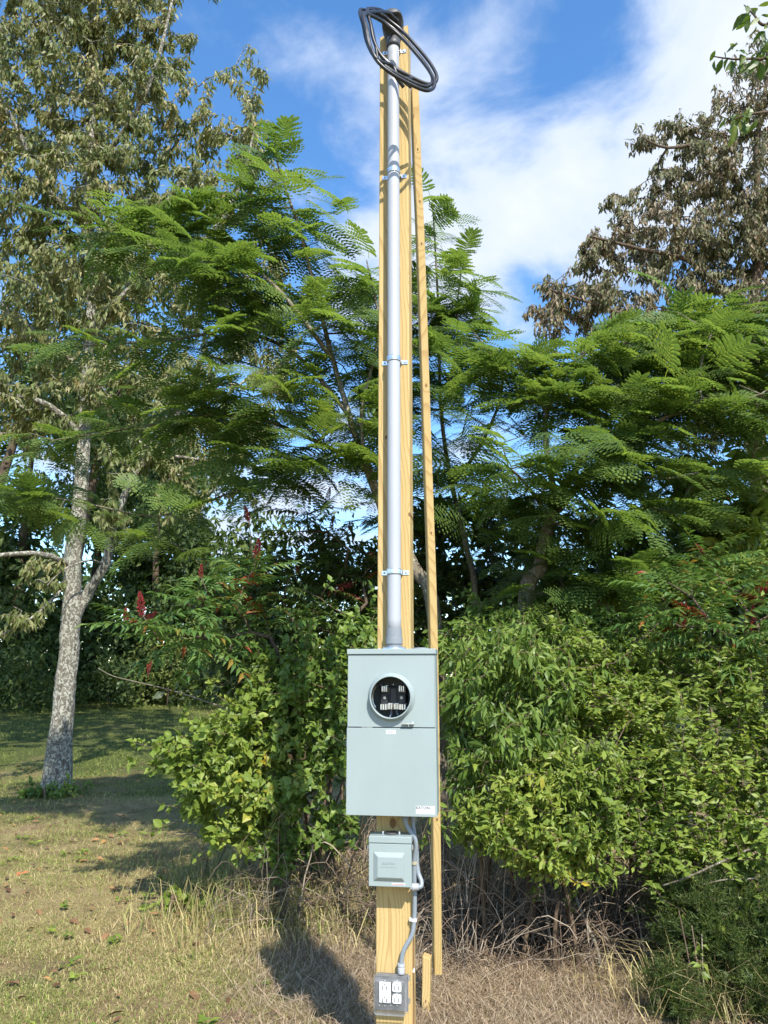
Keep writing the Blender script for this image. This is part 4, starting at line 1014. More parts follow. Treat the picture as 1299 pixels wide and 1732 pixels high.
# ------------------------------------------------------------------ the brownish tree at the back right
def right_tree():
    reseed(102)
    Y = 15.0; bx = P(1290, 1000, Y).x; L = (bx, Y, float(gz(bx, Y)))
    t = thing('broadleaf_tree', 'tree with brownish hanging leaves rising behind the mimosa on the right', 'tree', L)
    sk = Skeleton(); trunk = [(bx, Y, L[2]-0.1)] + pxpts([(1288, 900, Y), (1282, 740, Y), (1275, 560, Y), (1285, 400, Y), (1280, 250, Y), (1300, 120, Y)])
    sk.polyline(trunk, [0.2, 0.17, 0.15, 0.12, 0.09, 0.06, 0.03])
    def limb(pts, r1, r2):
        w = pxpts(pts); j = sk.nearest(w[0]); sk.polyline([sk.pos[j]]+w[1:], [r1, (r1+r2)/2, r2], j, 1)
    limb([(1280, 420, Y), (1240, 290, Y-.3), (1200, 245, Y-.4), (1130, 250, Y-.5), (1090, 235, Y-.5)], 0.06, 0.02)
    limb([(1275, 560, Y), (1180, 450, Y-.4), (1080, 420, Y-.6), (1000, 400, Y-.6)], 0.07, 0.02)
    limb([(1278, 640, Y), (1150, 570, Y-.5), (1020, 520, Y-.6), (930, 490, Y-.6)], 0.07, 0.02)
    blobs = [(1260, 180, Y, 70, 60, 1.6), (1180, 215, Y, 55, 45, .9), (1085, 235, Y, 38, 22, .4), (1140, 215, Y, 35, 35, .5), (1230, 300, Y, 90, 60, 1.5), (1140, 330, Y, 70, 50, 1.1), (1060, 400, Y, 70, 50, 1.1), (1180, 420, Y, 110, 60, 1.6),
             (1000, 440, Y, 50, 50, .8), (925, 480, Y, 25, 22, .4), (895, 520, Y, 16, 14, .25), (960, 520, Y, 70, 50, 1.0), (1080, 520, Y, 120, 60, 1.6), (1230, 540, Y, 110, 80, 1.8), (930, 560, Y, 40, 40, .7), (1200, 680, Y, 120, 80, 1.6), (1050, 620, Y, 90, 60, 1.2),
             (990, 480, Y, 80, 50, 1.0), (1120, 400, Y, 100, 70, 1.4), (1180, 300, Y, 80, 60, 1.2), (1250, 400, Y, 90, 90, 1.6), (1040, 340, Y, 30, 30, .5), (1380, 300, Y, 100, 200, 2), (1380, 600, Y, 100, 160, 2), (1300, 90, Y, 60, 50, 1.2)]
    sk.grow(blob_points(blobs, 2700, 2.2), 0.35, 0.15, 0.6, 0.08)
    sk.mesh(t, L, M['bark_brown'], 0.0055, 0.42)
    p, R, S = spray(sk, 20, 0.5, 2, 'hang', 1.2, 0.13)
    foliage(t, L, [LEAF_L], np.zeros(len(p), int), p, R, S, M['rt_leaf'], 300)
right_tree()

# ------------------------------------------------------------------ mimosas
def mimosa(label, base, trunkpts, trunkr, limbs, blobs, ntips, nf, fl, bark='bark_grey', nobj=300, mat='mimosa_leaf'):
    reseed(int(base.x*1000)+ntips)
    L = (base.x, base.y, float(gz(base.x, base.y)))
    t = thing('mimosa_tree', label, 'tree', L)
    sk = Skeleton(); g = sk.polyline([(L[0], L[1], L[2]-0.1)]+pxpts(trunkpts), trunkr); sk.tips.append(g[-1])
    for pts, r1, r2 in limbs:
        w = pxpts(pts); j = sk.nearest(w[0]); g = sk.polyline([sk.pos[j]]+w[1:], [r1, (r1+r2)/2, r2], j, 1); sk.tips += [g[-1], g[-4]]
    sk.grow(blob_points(blobs, ntips, 2.0), 0.3, 0.05, 1.0, 0.07)
    sk.mesh(t, L, M[bark], 0.0042, 0.40)
    P_, A_, N_, S_ = [], [], [], []
    for t_ in sk.tips:
        d, b = sk.tipdir(t_, 2); e = sk.pos[t_]; h = np.array([d[0], d[1], 0.0]) + (rng.normal(0, 0.5, 3) if math.hypot(d[0], d[1]) < 0.35 else 0); h[2] = 0; h = unit(h); h[2] = 0.2*d[2]; h = unit(h + rng.normal(0, 0.12, 3))
        sv = unit(np.cross([0, 0, 1.0], h)); m = max(2, int(rng.poisson(nf)))
        for q in range(m):
            back = 0.095*q; sg = 1 if q % 2 else -1
            az = math.radians(min(26*q, 95)+rng.normal(0, 16))*sg
            a = h*math.cos(az) + sv*math.sin(az) + np.array([0, 0, 0.02+0.24*rng.standard_normal()])
            P_.append(e - d*back + rng.normal(0, 0.015, 3)); A_.append(a)
            N_.append(np.array([0.18, -0.48, 0.9]) + rng.normal(0, 0.30, 3)); S_.append(fl*(1+0.16*rng.standard_normal()))
    p = np.array(P_); s = np.clip(np.array(S_), fl*0.55, fl*1.5); var = rng.integers(0, len(FRONDS), len(p))
    foliage(t, L, FRONDS, var, p, frames(np.array(A_), np.array(N_)), s, M[mat], nobj, 'frond', low=FRONDS_LOW)
YM = 6.2
b1 = P(742, 1120, YM+.2)
mimosa('feathery green mimosa tree reaching left behind the post toward the pale trunk', b1,
    [(735, 1050, YM), (700, 960, YM), (648, 860, YM), (622, 790, YM), (602, 740, YM)], [0.07, 0.06, 0.052, 0.045, 0.036, 0.03],
    [([(602, 740, YM), (575, 650, YM), (540, 520, YM), (510, 400, YM), (480, 310, YM), (462, 250, YM)], .026, .007),
     ([(648, 860, YM), (610, 720, YM-0.1), (640, 560, YM), (620, 440, YM)], .022, .007),
     ([(590, 700, YM), (500, 600, YM+0.18), (400, 560, YM+0.30), (290, 575, YM+0.42), (140, 585, YM+0.54)], .024, .007),
     ([(560, 600, YM), (480, 500, YM-0.2), (400, 430, YM+0.18), (320, 400, YM+0.24), (200, 395, YM+0.30)], .022, .006),
     ([(622, 790, YM), (520, 740, YM+0.18), (400, 700, YM+0.36), (250, 720, YM+0.54), (90, 745, YM+0.66)], .024, .007),
     ([(602, 745, YM), (520, 785, YM+0.24), (400, 830, YM+0.48), (300, 865, YM+0.66), (245, 872, YM+0.72), (110, 845, YM+0.84), (-20, 835, YM+0.90)], .013, .006)],
    [(465, 275, YM, 45, 40, .35), (440, 340, YM, 85, 35, .5), (480, 400, YM, 80, 40, .5), (300, 390, YM+0.24, 110, 35, .5), (180, 400, YM+0.30, 65, 18, .3), (330, 440, YM-0.2, 110, 40, .5), (450, 480, YM, 120, 50, .6), (580, 470, YM, 45, 45, .4), (560, 560, YM, 70, 60, .5),
     (420, 560, YM+0.18, 110, 45, .5), (270, 590, YM+0.36, 110, 35, .4), (110, 590, YM+0.54, 80, 28, .3), (500, 660, YM-0.2, 110, 50, .5), (360, 660, YM+0.30, 110, 45, .5), (230, 700, YM+0.48, 90, 35, .4), (540, 760, YM-0.1, 80, 40, .4), (400, 750, YM+0.36, 80, 35, .4),
     (70, 745, YM+0.66, 90, 35, .35), (40, 830, YM+0.84, 70, 25, .3), (140, 885, YM+0.78, 70, 35, .3), (270, 900, YM+0.66, 70, 40, .35), (350, 930, YM+0.54, 70, 30, .3), (600, 640, YM+.3, 40, 60, .4), (470, 810, YM+0.24, 60, 30, .3), (330, 850, YM+0.54, 70, 35, .35), (600, 700, YM, 50, 50, .35)],
    160, 5.4, 0.40)
b2 = P(800, 1120, YM+.9)
mimosa('slender mimosa tree with feathery top just right of the post', b2,
    [(805, 1040, YM+.9), (790, 930, YM+.9), (760, 800, YM+.9), (745, 680, YM+.9), (742, 540, YM+.9), (735, 400, YM+.9), (730, 330, YM+.9)], [0.032, 0.03, 0.027, 0.022, 0.018, 0.013, 0.009, 0.005],
    [([(748, 700, YM+.9), (770, 600, YM+.7), (775, 500, YM+.7), (785, 440, YM+.7)], .016, .005), ([(770, 830, YM+.9), (820, 740, YM+.6), (850, 640, YM+.5), (800, 560, YM+.6)], .02, .006)],
    [(735, 360, YM+.9, 30, 38, .25), (740, 440, YM+.9, 40, 35, .3), (785, 470, YM+.7, 35, 32, .25), (745, 530, YM+.8, 60, 40, .4), (650, 480, YM+.9, 30, 60, .3), (740, 620, YM+.7, 80, 45, .5), (830, 580, YM+.5, 50, 32, .35), (780, 700, YM+.5, 80, 40, .5), (660, 680, YM+.9, 50, 60, .4), (760, 790, YM+.4, 60, 40, .4), (700, 860, YM+.8, 60, 45, .4)],
    76, 5.5, 0.38)
Y3 = 6.0; b3 = P(880, 1120, Y3)
mimosa('broad spreading mimosa tree filling the right side behind the green bushes', b3,
    [(888, 1045, Y3), (912, 960, Y3), (926, 895, Y3), (940, 850, Y3)], [0.075, 0.065, 0.058, 0.05, 0.04],
    [([(930, 880, Y3), (990, 810, Y3-.1), (1060, 750, Y3-.2), (1140, 700, Y3-.3), (1220, 690, Y3-.3)], .035, .009),
     ([(940, 850, Y3), (925, 760, Y3), (925, 700, Y3), (960, 630, Y3), (1000, 580, Y3)], .03, .008),
     ([(925, 700, Y3), (890, 640, Y3-.1), (860, 590, Y3-.1)], .016, .006),
     ([(940, 850, Y3), (1010, 740, Y3+.3), (1100, 620, Y3+.4), (1180, 570, Y3+.4), (1280, 520, Y3+.4)], .032, .008),
     ([(1180, 690, Y3-.3), (1185, 620, Y3-.3), (1205, 560, Y3-.2)], .014, .006),
     ([(930, 880, Y3), (890, 820, Y3-.4), (860, 790, Y3-.7)], .018, .006)],
    [(1010, 560, Y3, 70, 22, .4), (950, 580, Y3, 50, 22, .35), (1110, 550, Y3+.3, 70, 24, .4), (1250, 530, Y3+.4, 70, 22, .4), (900, 610, Y3, 70, 35, .5), (1020, 600, Y3, 90, 45, .6), (1150, 590, Y3+.2, 100, 50, .6), (1260, 600, Y3+.2, 70, 60, .5), (860, 680, Y3-.1, 70, 45, .5), (980, 690, Y3-.1, 100, 45, .6), (1110, 690, Y3-.1, 110, 45, .6), (1240, 700, Y3-.2, 80, 50, .6),
     (880, 765, Y3-.7, 85, 30, .35), (1000, 780, Y3-.2, 90, 45, .5), (1130, 790, Y3-.2, 100, 50, .5), (1260, 810, Y3-.2, 50, 50, .4), (920, 850, Y3-.1, 90, 35, .5), (1060, 880, Y3-.1, 100, 50, .5), (1170, 860, Y3-.1, 60, 40, .4), (1040, 970, Y3, 100, 40, .5), (960, 1000, Y3+.4, 80, 40, .5), (1120, 960, Y3+.2, 80, 50, .5), (1340, 650, Y3, 60, 120, .6)],
    205, 5.6, 0.39)

# ------------------------------------------------------------------ sumacs
def fruit_mesh():
    tv = np.array([(1, 0, 0), (-1, 0, 0), (0, 1, 0), (0, -1, 0), (0, 0, 1), (0, 0, -1)], float)*0.5
    tf = np.array([(0, 2, 4), (2, 1, 4), (1, 3, 4), (3, 0, 4), (2, 0, 5), (1, 2, 5), (3, 1, 5), (0, 3, 5)])
    r = np.random.default_rng(4); n = 190; u = r.random(n); a = r.random(n)*6.283
    rad = 0.20*np.sin(np.pi*np.clip(0.12+0.86*u, 0, 1))**0.8*(1-0.45*u)*(0.75+0.4*r.random(n))
    p = np.stack([np.cos(a)*rad, np.sin(a)*rad, u], -1); ax = np.stack([np.cos(a), np.sin(a), np.full(n, 0.8)], -1)
    V, F = inst(tv, tf, p, frames(ax, r.normal(size=(n, 3))), np.stack([np.full(n, 0.12), np.full(n, 0.055), np.full(n, 0.055)], -1))
    me = np_mesh('fruit_cone', V, F); me.materials.append(M['fruit']); return me
FRUIT = fruit_mesh()
def sumac(label, base_px, Y, tips_px, cones_px, nf=8, fl=0.36, mat='sumac_leaf', red=()):
    reseed(base_px[0])
    bx = P(base_px[0], base_px[1], Y); L = (bx.x, bx.y, float(gz(bx.x, bx.y)))
    t = thing('sumac_shrub', label, 'shrub', L); sk = Skeleton()
    sk.polyline([(L[0], L[1], L[2]-0.05), tuple(bx)], [0.03, 0.02])
    tips = [tuple(P(px, py, Y+dy)) for px, py, dy in tips_px]; sk.grow(tips, 0.2, 0.0, 1.2, 0.08)
    sk.mesh(t, L, M['bark_brown'], 0.006, 0.42)
    for grp, m_, nm in ((0, mat, 'frond'), (1, 'sumac_red', 'red_frond')):
        P_, A_, N_, S_ = [], [], [], []
        for t_ in sk.tips:
            e = sk.pos[t_]; d, _ = sk.tipdir(t_, 2); m = max(4, int(rng.poisson(nf))); ph = rng.random()*6.28
            for q in range(m):
                isred = rng.random() < (red[0] if red else 0.03)
                if isred != bool(grp): continue
                az = ph + q*2.4; el = 0.55-0.09*q+0.15*rng.standard_normal()
                a = np.array([math.cos(az), math.sin(az), el]) + d*0.3
                P_.append(e - d*0.022*q); A_.append(a); N_.append(np.array([0, -0.15, 1])+rng.normal(0, 0.15, 3)); S_.append(fl*(1+0.15*rng.standard_normal()))
        if P_:
            p = np.array(P_); foliage(t, L, PINN, rng.integers(0, len(PINN), len(p)), p, frames(np.array(A_), np.array(N_)), np.clip(np.array(S_), fl*.5, fl*1.5), M[m_], 300, nm)
    for (px, py, dy, h, lean) in cones_px:
        o = bpy.data.objects.new('fruit_cone', FRUIT); COL.objects.link(o); o.parent = t
        hh = h/ppm(px, py, Y+dy); c = P(px, py, Y+dy); o.location = c - Vector(L) - Vector((0, 0, hh/2)); o.scale = (hh*0.95, hh*0.95, hh*1.05); o.rotation_euler = (lean*0.5, lean, 0)
        b = bmesh.new(); j = sk.nearest(np.array(c)-[0, 0, hh/2]); add_tube(b, [Vector(sk.pos[j])-Vector(L), o.location+Vector((0, 0, 0.01))], 0.004, 5); bm_obj('fruit_stalk', b, M['bark_brown'], t)
sumac('sumac shrub with feathered leaves and red fruit beside the pale tree trunk', (500, 1170), 5.9,
      [(300, 1010, -.4), (350, 1000, -.3), (250, 1055, -.6), (400, 1030, 0), (320, 1075, -.4), (430, 960, .1), (380, 1080, 0), (450, 1050, .2), (270, 1085, -.5)],
      [(242, 1022, -.5, 40, -.2), (214, 1042, -.6, 26, -.1), (248, 1036, -.5, 26, 1.0), (340, 966, -.2, 22, 0), (332, 1008, -.3, 24, 1.2), (434, 930, .1, 34, .1), (421, 868, .3, 26, -.3)], 7, 0.40)
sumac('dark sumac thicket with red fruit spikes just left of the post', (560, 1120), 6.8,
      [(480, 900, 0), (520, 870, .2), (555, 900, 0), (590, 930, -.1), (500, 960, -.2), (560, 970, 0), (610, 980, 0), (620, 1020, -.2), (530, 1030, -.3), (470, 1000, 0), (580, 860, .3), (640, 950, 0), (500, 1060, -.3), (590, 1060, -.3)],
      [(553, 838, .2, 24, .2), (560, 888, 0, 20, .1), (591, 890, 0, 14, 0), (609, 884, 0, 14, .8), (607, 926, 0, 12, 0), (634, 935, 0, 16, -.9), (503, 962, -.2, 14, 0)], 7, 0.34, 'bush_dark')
sumac('sumac shrub turning red with upright fruit at the right edge above the bushes', (1190, 1180), 5.0,
      [(1130, 985, 0), (1170, 1010, -.1), (1220, 985, 0), (1200, 1050, -.2), (1150, 1060, -.1), (1260, 1030, 0), (1240, 1075, -.2), (1110, 1040, .1), (1290, 980, 0), (1290, 1090, -.2), (1180, 940, .2), (1330, 1040, 0)],
      [(1190, 925, .1, 20, -.6), (1171, 986, 0, 18, 1.2), (1155, 1046, -.1, 32, 0), (1276, 1060, -.1, 40, 0), (1052, 1108, 0, 14, .8), (1270, 1035, 0, 22, .2)], 7, 0.36, 'sumac_leaf', (0.03,))

# ------------------------------------------------------------------ bushes
def bush(label, base_px, Y, blobs, ntips, per, size, mat, style='whorl', tpl=None, nobj=300, droop=0.3, name='leafy_bush', cat='bush', shell=2.2, nstem=5, length=0.22, seg=0.16):
    reseed(base_px[0]+ntips)
    bx = P(base_px[0], base_px[1], Y); L = (bx.x, bx.y, float(gz(bx.x, bx.y)))
    t = thing(name, label, cat, L); sk = Skeleton(); pts = blob_points(blobs, ntips, shell)
    far_ = rng.random(len(pts)) < 0.14; pts[far_] += (pts[far_]-pts.mean(0))*np.abs(rng.normal(0, 0.28, (far_.sum(), 1))) + rng.normal(0, 0.06, (far_.sum(), 3)) + np.array([0, 0, 0.05])
    pts[:, 2] = np.maximum(pts[:, 2], gz(pts[:, 0], pts[:, 1])+0.06)
    for k in range(nstem):
        a = 6.28*k/nstem + rng.random(); q = pts[rng.integers(len(pts))]; st = np.array([L[0]+0.18*math.cos(a), L[1]+0.18*math.sin(a), L[2]-0.05])
        sk.polyline([st, st*0.75+q*0.25+[0, 0, 0.15], st*0.4+q*0.6], [0.016, 0.012, 0.006], -1, 1)
    sk.grow(pts, seg, 0.06, 0.8, 0.10)
    sk.mesh(t, L, M['twig'], 0.0022, 0.36, limb='stem')
    p, R, S = spray(sk, per, length, 2, style, droop, size, 0.36)
    tp = tpl or LEAF_N; wd = float(tp[0][:, 1].max())*2; foliage(t, L, [tp], np.zeros(len(p), int), p, R, S, M[mat], nobj, low=[leaf_tpl(wd, 0.13, 0.22, True)])
bush('glossy green bush with long leaves directly right of the meter panel', (840, 1480), 5.0,
     [(850, 1110, 4.9, 95, 50, .35), (800, 1160, 4.8, 50, 70, .3), (920, 1150, 4.9, 80, 60, .35), (830, 1240, 4.7, 70, 60, .35), (770, 1210, 4.8, 25, 60, .25), (900, 1220, 4.8, 70, 50, .35), (790, 1300, 4.7, 40, 50, .3)], 620, 12, 0.058, 'bush_leaf', 'hang', leaf_tpl(0.34, 0.12, 0.25), 300, 0.7)
bush('bright green bush in the middle of the hedge with scattered yellow leaves', (930, 1560), 4.75,
     [(880, 1320, 4.6, 90, 50, .35), (970, 1290, 4.6, 90, 55, .35), (860, 1390, 4.5, 80, 50, .3), (960, 1390, 4.5, 90, 60, .3), (800, 1380, 4.6, 45, 60, .3), (920, 1450, 4.5, 80, 30, .25), (1000, 1460, 4.5, 50, 35, .25), (1000, 1340, 4.6, 60, 50, .3)], 1000, 12, 0.042, 'bush_yellow', 'whorl', LEAF_N, 300)
bush('yellow-green bush below the red sumac at the right of the hedge', (1120, 1560), 4.9,
     [(1050, 1200, 4.9, 80, 60, .4), (1120, 1240, 4.8, 80, 70, .4), (1080, 1310, 4.7, 80, 60, .35), (1150, 1350, 4.6, 80, 70, .35), (1070, 1390, 4.6, 70, 50, .3), (1140, 1430, 4.5, 70, 40, .3), (1000, 1170, 5.0, 60, 60, .4), (1080, 1120, 5.1, 70, 45, .35), (1130, 1170, 4.9, 60, 50, .35), (970, 1100, 5.2, 60, 40, .3)], 1300, 12, 0.041, 'bush_yellow', 'flat', LEAF_N, 300)
bush('leafy bush with arching pale twigs cut by the right edge', (1260, 1560), 4.6,
     [(1230, 1160, 4.8, 70, 60, .4), (1270, 1230, 4.7, 60, 80, .4), (1220, 1300, 4.6, 70, 70, .35), (1280, 1360, 4.5, 60, 70, .35), (1220, 1420, 4.4, 60, 50, .3), (1280, 1450, 4.3, 40, 60, .3), (1270, 1520, 4.2, 35, 40, .2), (1350, 1300, 4.6, 70, 200, .4), (1190, 1120, 4.9, 60, 40, .3), (1270, 1110, 4.8, 50, 40, .3)], 1250, 11, 0.041, 'bush_yellow', 'flat', LEAF_N, 300)
bush('dark green bush hanging behind the hedge under the mimosa trunk', (1000, 1400), 5.7,
     [(960, 1080, 5.6, 110, 45, .4), (1060, 1110, 5.6, 80, 55, .4), (1130, 1130, 5.6, 60, 60, .4), (880, 1070, 5.6, 80, 35, .3), (1000, 1180, 5.5, 120, 70, .3), (780, 1090, 5.7, 60, 50, .4), (860, 1040, 5.8, 70, 30, .3), (1000, 1045, 5.8, 80, 35, .3), (1100, 1070, 5.7, 60, 40, .3)], 800, 12, 0.055, 'bush_leaf', 'hang', LEAF_N, 200, 0.5)
bush('rounded green bush left of the panel reaching out over the lawn', (500, 1440), 5.9,
     [(300, 1275, 5.5, 45, 35, .3), (360, 1255, 5.6, 60, 50, .35), (420, 1215, 5.7, 70, 55, .4), (340, 1310, 5.5, 55, 30, .3), (420, 1290, 5.6, 70, 45, .35), (400, 1335, 5.5, 55, 25, .25), (470, 1170, 5.8, 60, 50, .4), (270, 1265, 5.4, 20, 15, .15), (330, 1350, 5.5, 45, 30, .25), (400, 1390, 5.6, 60, 35, .3), (450, 1350, 5.6, 60, 50, .3)], 860, 10, 0.050, 'bush_yellow', 'whorl', LEAF_B, 300)
bush('dense green bush pressed against the left side of the meter panel', (560, 1460), 5.6,
     [(540, 1110, 5.6, 70, 50, .4), (600, 1080, 5.6, 45, 40, .3), (510, 1170, 5.6, 70, 55, .4), (570, 1190, 5.5, 50, 70, .35), (490, 1240, 5.6, 60, 45, .4), (560, 1280, 5.5, 50, 50, .3), (450, 1140, 5.9, 50, 40, .3), (520, 1310, 5.5, 50, 30, .25), (620, 1110, 5.6, 30, 60, .3), (640, 1200, 5.7, 40, 120, .3), (470, 1330, 5.5, 70, 40, .3), (560, 1390, 5.5, 60, 50, .3), (480, 1420, 5.6, 60, 40, .3)], 900, 10, 0.048, 'bush_leaf', 'whorl', LEAF_B, 300)
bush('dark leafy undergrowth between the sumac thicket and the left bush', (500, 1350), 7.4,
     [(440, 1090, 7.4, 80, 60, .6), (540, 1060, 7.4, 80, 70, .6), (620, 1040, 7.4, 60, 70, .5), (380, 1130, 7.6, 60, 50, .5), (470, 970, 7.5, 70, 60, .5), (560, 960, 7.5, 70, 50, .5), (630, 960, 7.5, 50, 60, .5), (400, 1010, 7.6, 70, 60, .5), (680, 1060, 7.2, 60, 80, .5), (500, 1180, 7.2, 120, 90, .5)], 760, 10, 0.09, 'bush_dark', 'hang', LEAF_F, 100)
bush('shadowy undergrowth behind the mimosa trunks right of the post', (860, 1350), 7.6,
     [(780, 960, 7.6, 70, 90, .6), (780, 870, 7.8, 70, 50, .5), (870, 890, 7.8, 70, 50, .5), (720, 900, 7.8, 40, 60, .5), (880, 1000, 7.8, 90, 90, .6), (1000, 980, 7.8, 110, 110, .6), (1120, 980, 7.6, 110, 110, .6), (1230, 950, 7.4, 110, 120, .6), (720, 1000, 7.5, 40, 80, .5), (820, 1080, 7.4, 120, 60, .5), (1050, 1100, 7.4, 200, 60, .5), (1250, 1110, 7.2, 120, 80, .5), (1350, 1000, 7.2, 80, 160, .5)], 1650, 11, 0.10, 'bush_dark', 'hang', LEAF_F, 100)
bush('sunlit light green shrub seen at the right edge between mimosa and sumac', (1260, 1200), 6.4,
     [(1220, 880, 6.4, 70, 60, .4), (1270, 920, 6.3, 60, 70, .4), (1200, 960, 6.3, 60, 40, .4), (1280, 850, 6.4, 40, 40, .3), (1180, 800, 6.9, 70, 45, .4), (1270, 770, 6.9, 60, 60, .4), (1110, 830, 7.0, 60, 40, .4)], 240, 9, 0.10, 'bush_yellow', 'hang', LEAF_B, 200, 0.6)
tb = G(96, 1340)
bush('low green weeds growing round the foot of the pale tree trunk', (96, 1325), tb.y-0.35,
     [(60, 1345, tb.y-.3, 25, 10, .15), (95, 1340, tb.y-.4, 22, 14, .15), (120, 1338, tb.y-.2, 16, 10, .15)], 60, 7, 0.075, 'bush_leaf', 'whorl', LEAF_F, 60, 0.1, 'weed_clump', 'weeds', 2.2, 3, 0.12)
wb = G(305, 1540)
bush('small bright green weed in the grass below the left bush', (310, 1530), wb.y,
     [(300, 1520, wb.y, 22, 14, .08), (335, 1545, wb.y-.1, 18, 10, .08)], 26, 6, 0.05, 'bush_yellow', 'whorl', LEAF_B, 100, 0.1, 'weed_clump', 'weeds', 2.2, 3, 0.1)

# ------------------------------------------------------------------ branch entering at the top right corner
def corner():
    reseed(77)
    Y = 5.2; L = (3.9, 5.6, float(gz(3.9, 5.6)))
    t = thing('hackberry_tree', 'green leafy branches entering at the top right corner', 'tree', L); sk = Skeleton()
    sk.polyline([(3.9, 5.6, -0.1), (3.8, 5.5, 2.0), (3.7, 5.4, 4.0), (3.75, 5.3, 6.0)], [0.09, 0.08, 0.06, 0.03])
    def limb(pts, r1, r2):
        w = [np.array(p) for p in pts]; j = sk.nearest(w[0]); ids = sk.polyline([sk.pos[j]]+w[1:], [r1, (r1+r2)/2, r2], j, 1); return ids
    g = limb([(3.7, 5.4, 4.2)] + pxpts([(1330, 110, Y), (1290, 100, Y), (1240, 100, Y), (1205, 95, Y)]), .02, .004); sk.tips += [g[-1], g[-4], g[-8], g[-11]]
    g = limb([(3.7, 5.4, 4.5)] + pxpts([(1340, 70, Y), (1290, 42, Y), (1275, 25, Y), (1258, 8, Y)]), .02, .004); sk.tips += [g[-1], g[-5], g[-9]]
    g = limb([(3.7, 5.4, 3.9)] + pxpts([(1340, 200, Y), (1300, 190, Y), (1260, 195, Y), (1235, 205, Y)]), .02, .004); sk.tips += [g[-1], g[-4], g[-7]]
    ex = [tuple(P(*q)) for q in ((1300, 70, Y), (1330, 40, Y), (1340, 150, Y), (1310, 215, Y), (1290, 60, Y), (1380, 0, Y), (1400, 120, Y), (1390, 230, Y), (1380, -80, Y), (1340, -40, Y), (1420, -100, Y))]
    sk.grow(ex, 0.25, 0, 0.6, 0.06); sk.mesh(t, L, M['bark_brown'], 0.003, 0.4)
    p, R, S = spray(sk, 6, 0.34, 3, 'hang', 0.7, 0.12)
    foliage(t, L, [leaf_tpl(0.40, 0.12, 0.32)], np.zeros(len(p), int), p, R, S, M['corner_leaf'], 300)
corner()

# ------------------------------------------------------------------ cedar at the bottom right
def cedar_spray(seed):
    r = np.random.default_rng(seed); V, F = [], []
    def blade(a, b, w):
        d = b-a; s_ = np.cross(d, r.normal(size=3)); s_ = s_/max(np.linalg.norm(s_), 1e-6)*w; i = len(V); V.extend([a-s_, a+s_, b]); F.append((i, i+1, i+2))
    for k in range(16):
        t = k/16; base = np.array([t, 0, -0.10*t*t]); a = k*2.4; o = np.array([0.75, math.cos(a)*0.7, math.sin(a)*0.5]); ln = 0.42*(1-0.65*t)
        tip = base+o*ln; blade(base, tip, 0.014)
        for j in range(4):
            u = (j+1)/5; q = base+o*ln*u; blade(q, q+np.array([0.5, r.normal()*0.5, r.normal()*0.4])*0.17, 0.011)
    blade(np.zeros(3), np.array([1.05, 0, -0.1]), 0.02)
    return np.array(V), np.array(F, int)
CED = [cedar_spray(k) for k in range(3)]
def cedar(label, base_px, blobs, n, size):
    reseed(base_px[0])
    b = G(*base_px); L = (b.x, b.y, b.z); t = thing('cedar_shrub', label, 'shrub', L); sk = Skeleton(); pts = blob_points(blobs, n, 2.2)
    pts[:, 2] = np.maximum(pts[:, 2], 0.06); top = pts[np.argmax(pts[:, 2])]
    sk.polyline([(L[0], L[1], L[2]-0.05), (L[0]*.5+top[0]*.5, L[1]*.5+top[1]*.5, top[2]*.5), tuple(top)], [0.03, 0.02, 0.006]); sk.grow(pts, 0.2, 0.02, 1.0, 0.05)
    sk.mesh(t, L, M['bark_brown'], 0.0025, 0.4)
    P_, A_, N_, S_ = [], [], [], []
    for t_ in sk.tips:
        d, _ = sk.tipdir(t_, 2)
        for q in range(5):
            P_.append(sk.pos[t_]-d*0.05*q+rng.normal(0, .012, 3)); A_.append(d+rng.normal(0, 0.45, 3)+np.array([0, -0.2, 0.15])); N_.append(rng.normal(size=3)+[0, 0, 1]); S_.append(size*(1+0.2*rng.standard_normal()))
    p = np.array(P_); foliage(t, L, CED, rng.integers(0, 3, len(p)), p, frames(np.array(A_), np.array(N_)), np.array(S_), M['cedar'], 300, 'spray_tip')
cedar('dark green feathery cedar shrub under the bushes in the lower right corner', (1230, 1750),
      [(1200, 1530, 4.3, 70, 40, .3), (1240, 1590, 4.2, 80, 50, .3), (1180, 1600, 4.3, 60, 50, .3), (1270, 1660, 4.0, 50, 50, .3), (1200, 1660, 4.2, 60, 40, .3), (1150, 1530, 4.5, 40, 40, .2), (1340, 1600, 4.1, 60, 100, .3)], 330, 0.16)
cedar('small grey-green cedar seedling among dry weeds at the hedge foot', (1145, 1735), [(1150, 1690, 3.95, 26, 36, .12), (1130, 1650, 4.0, 18, 18, .1)], 50, 0.11)

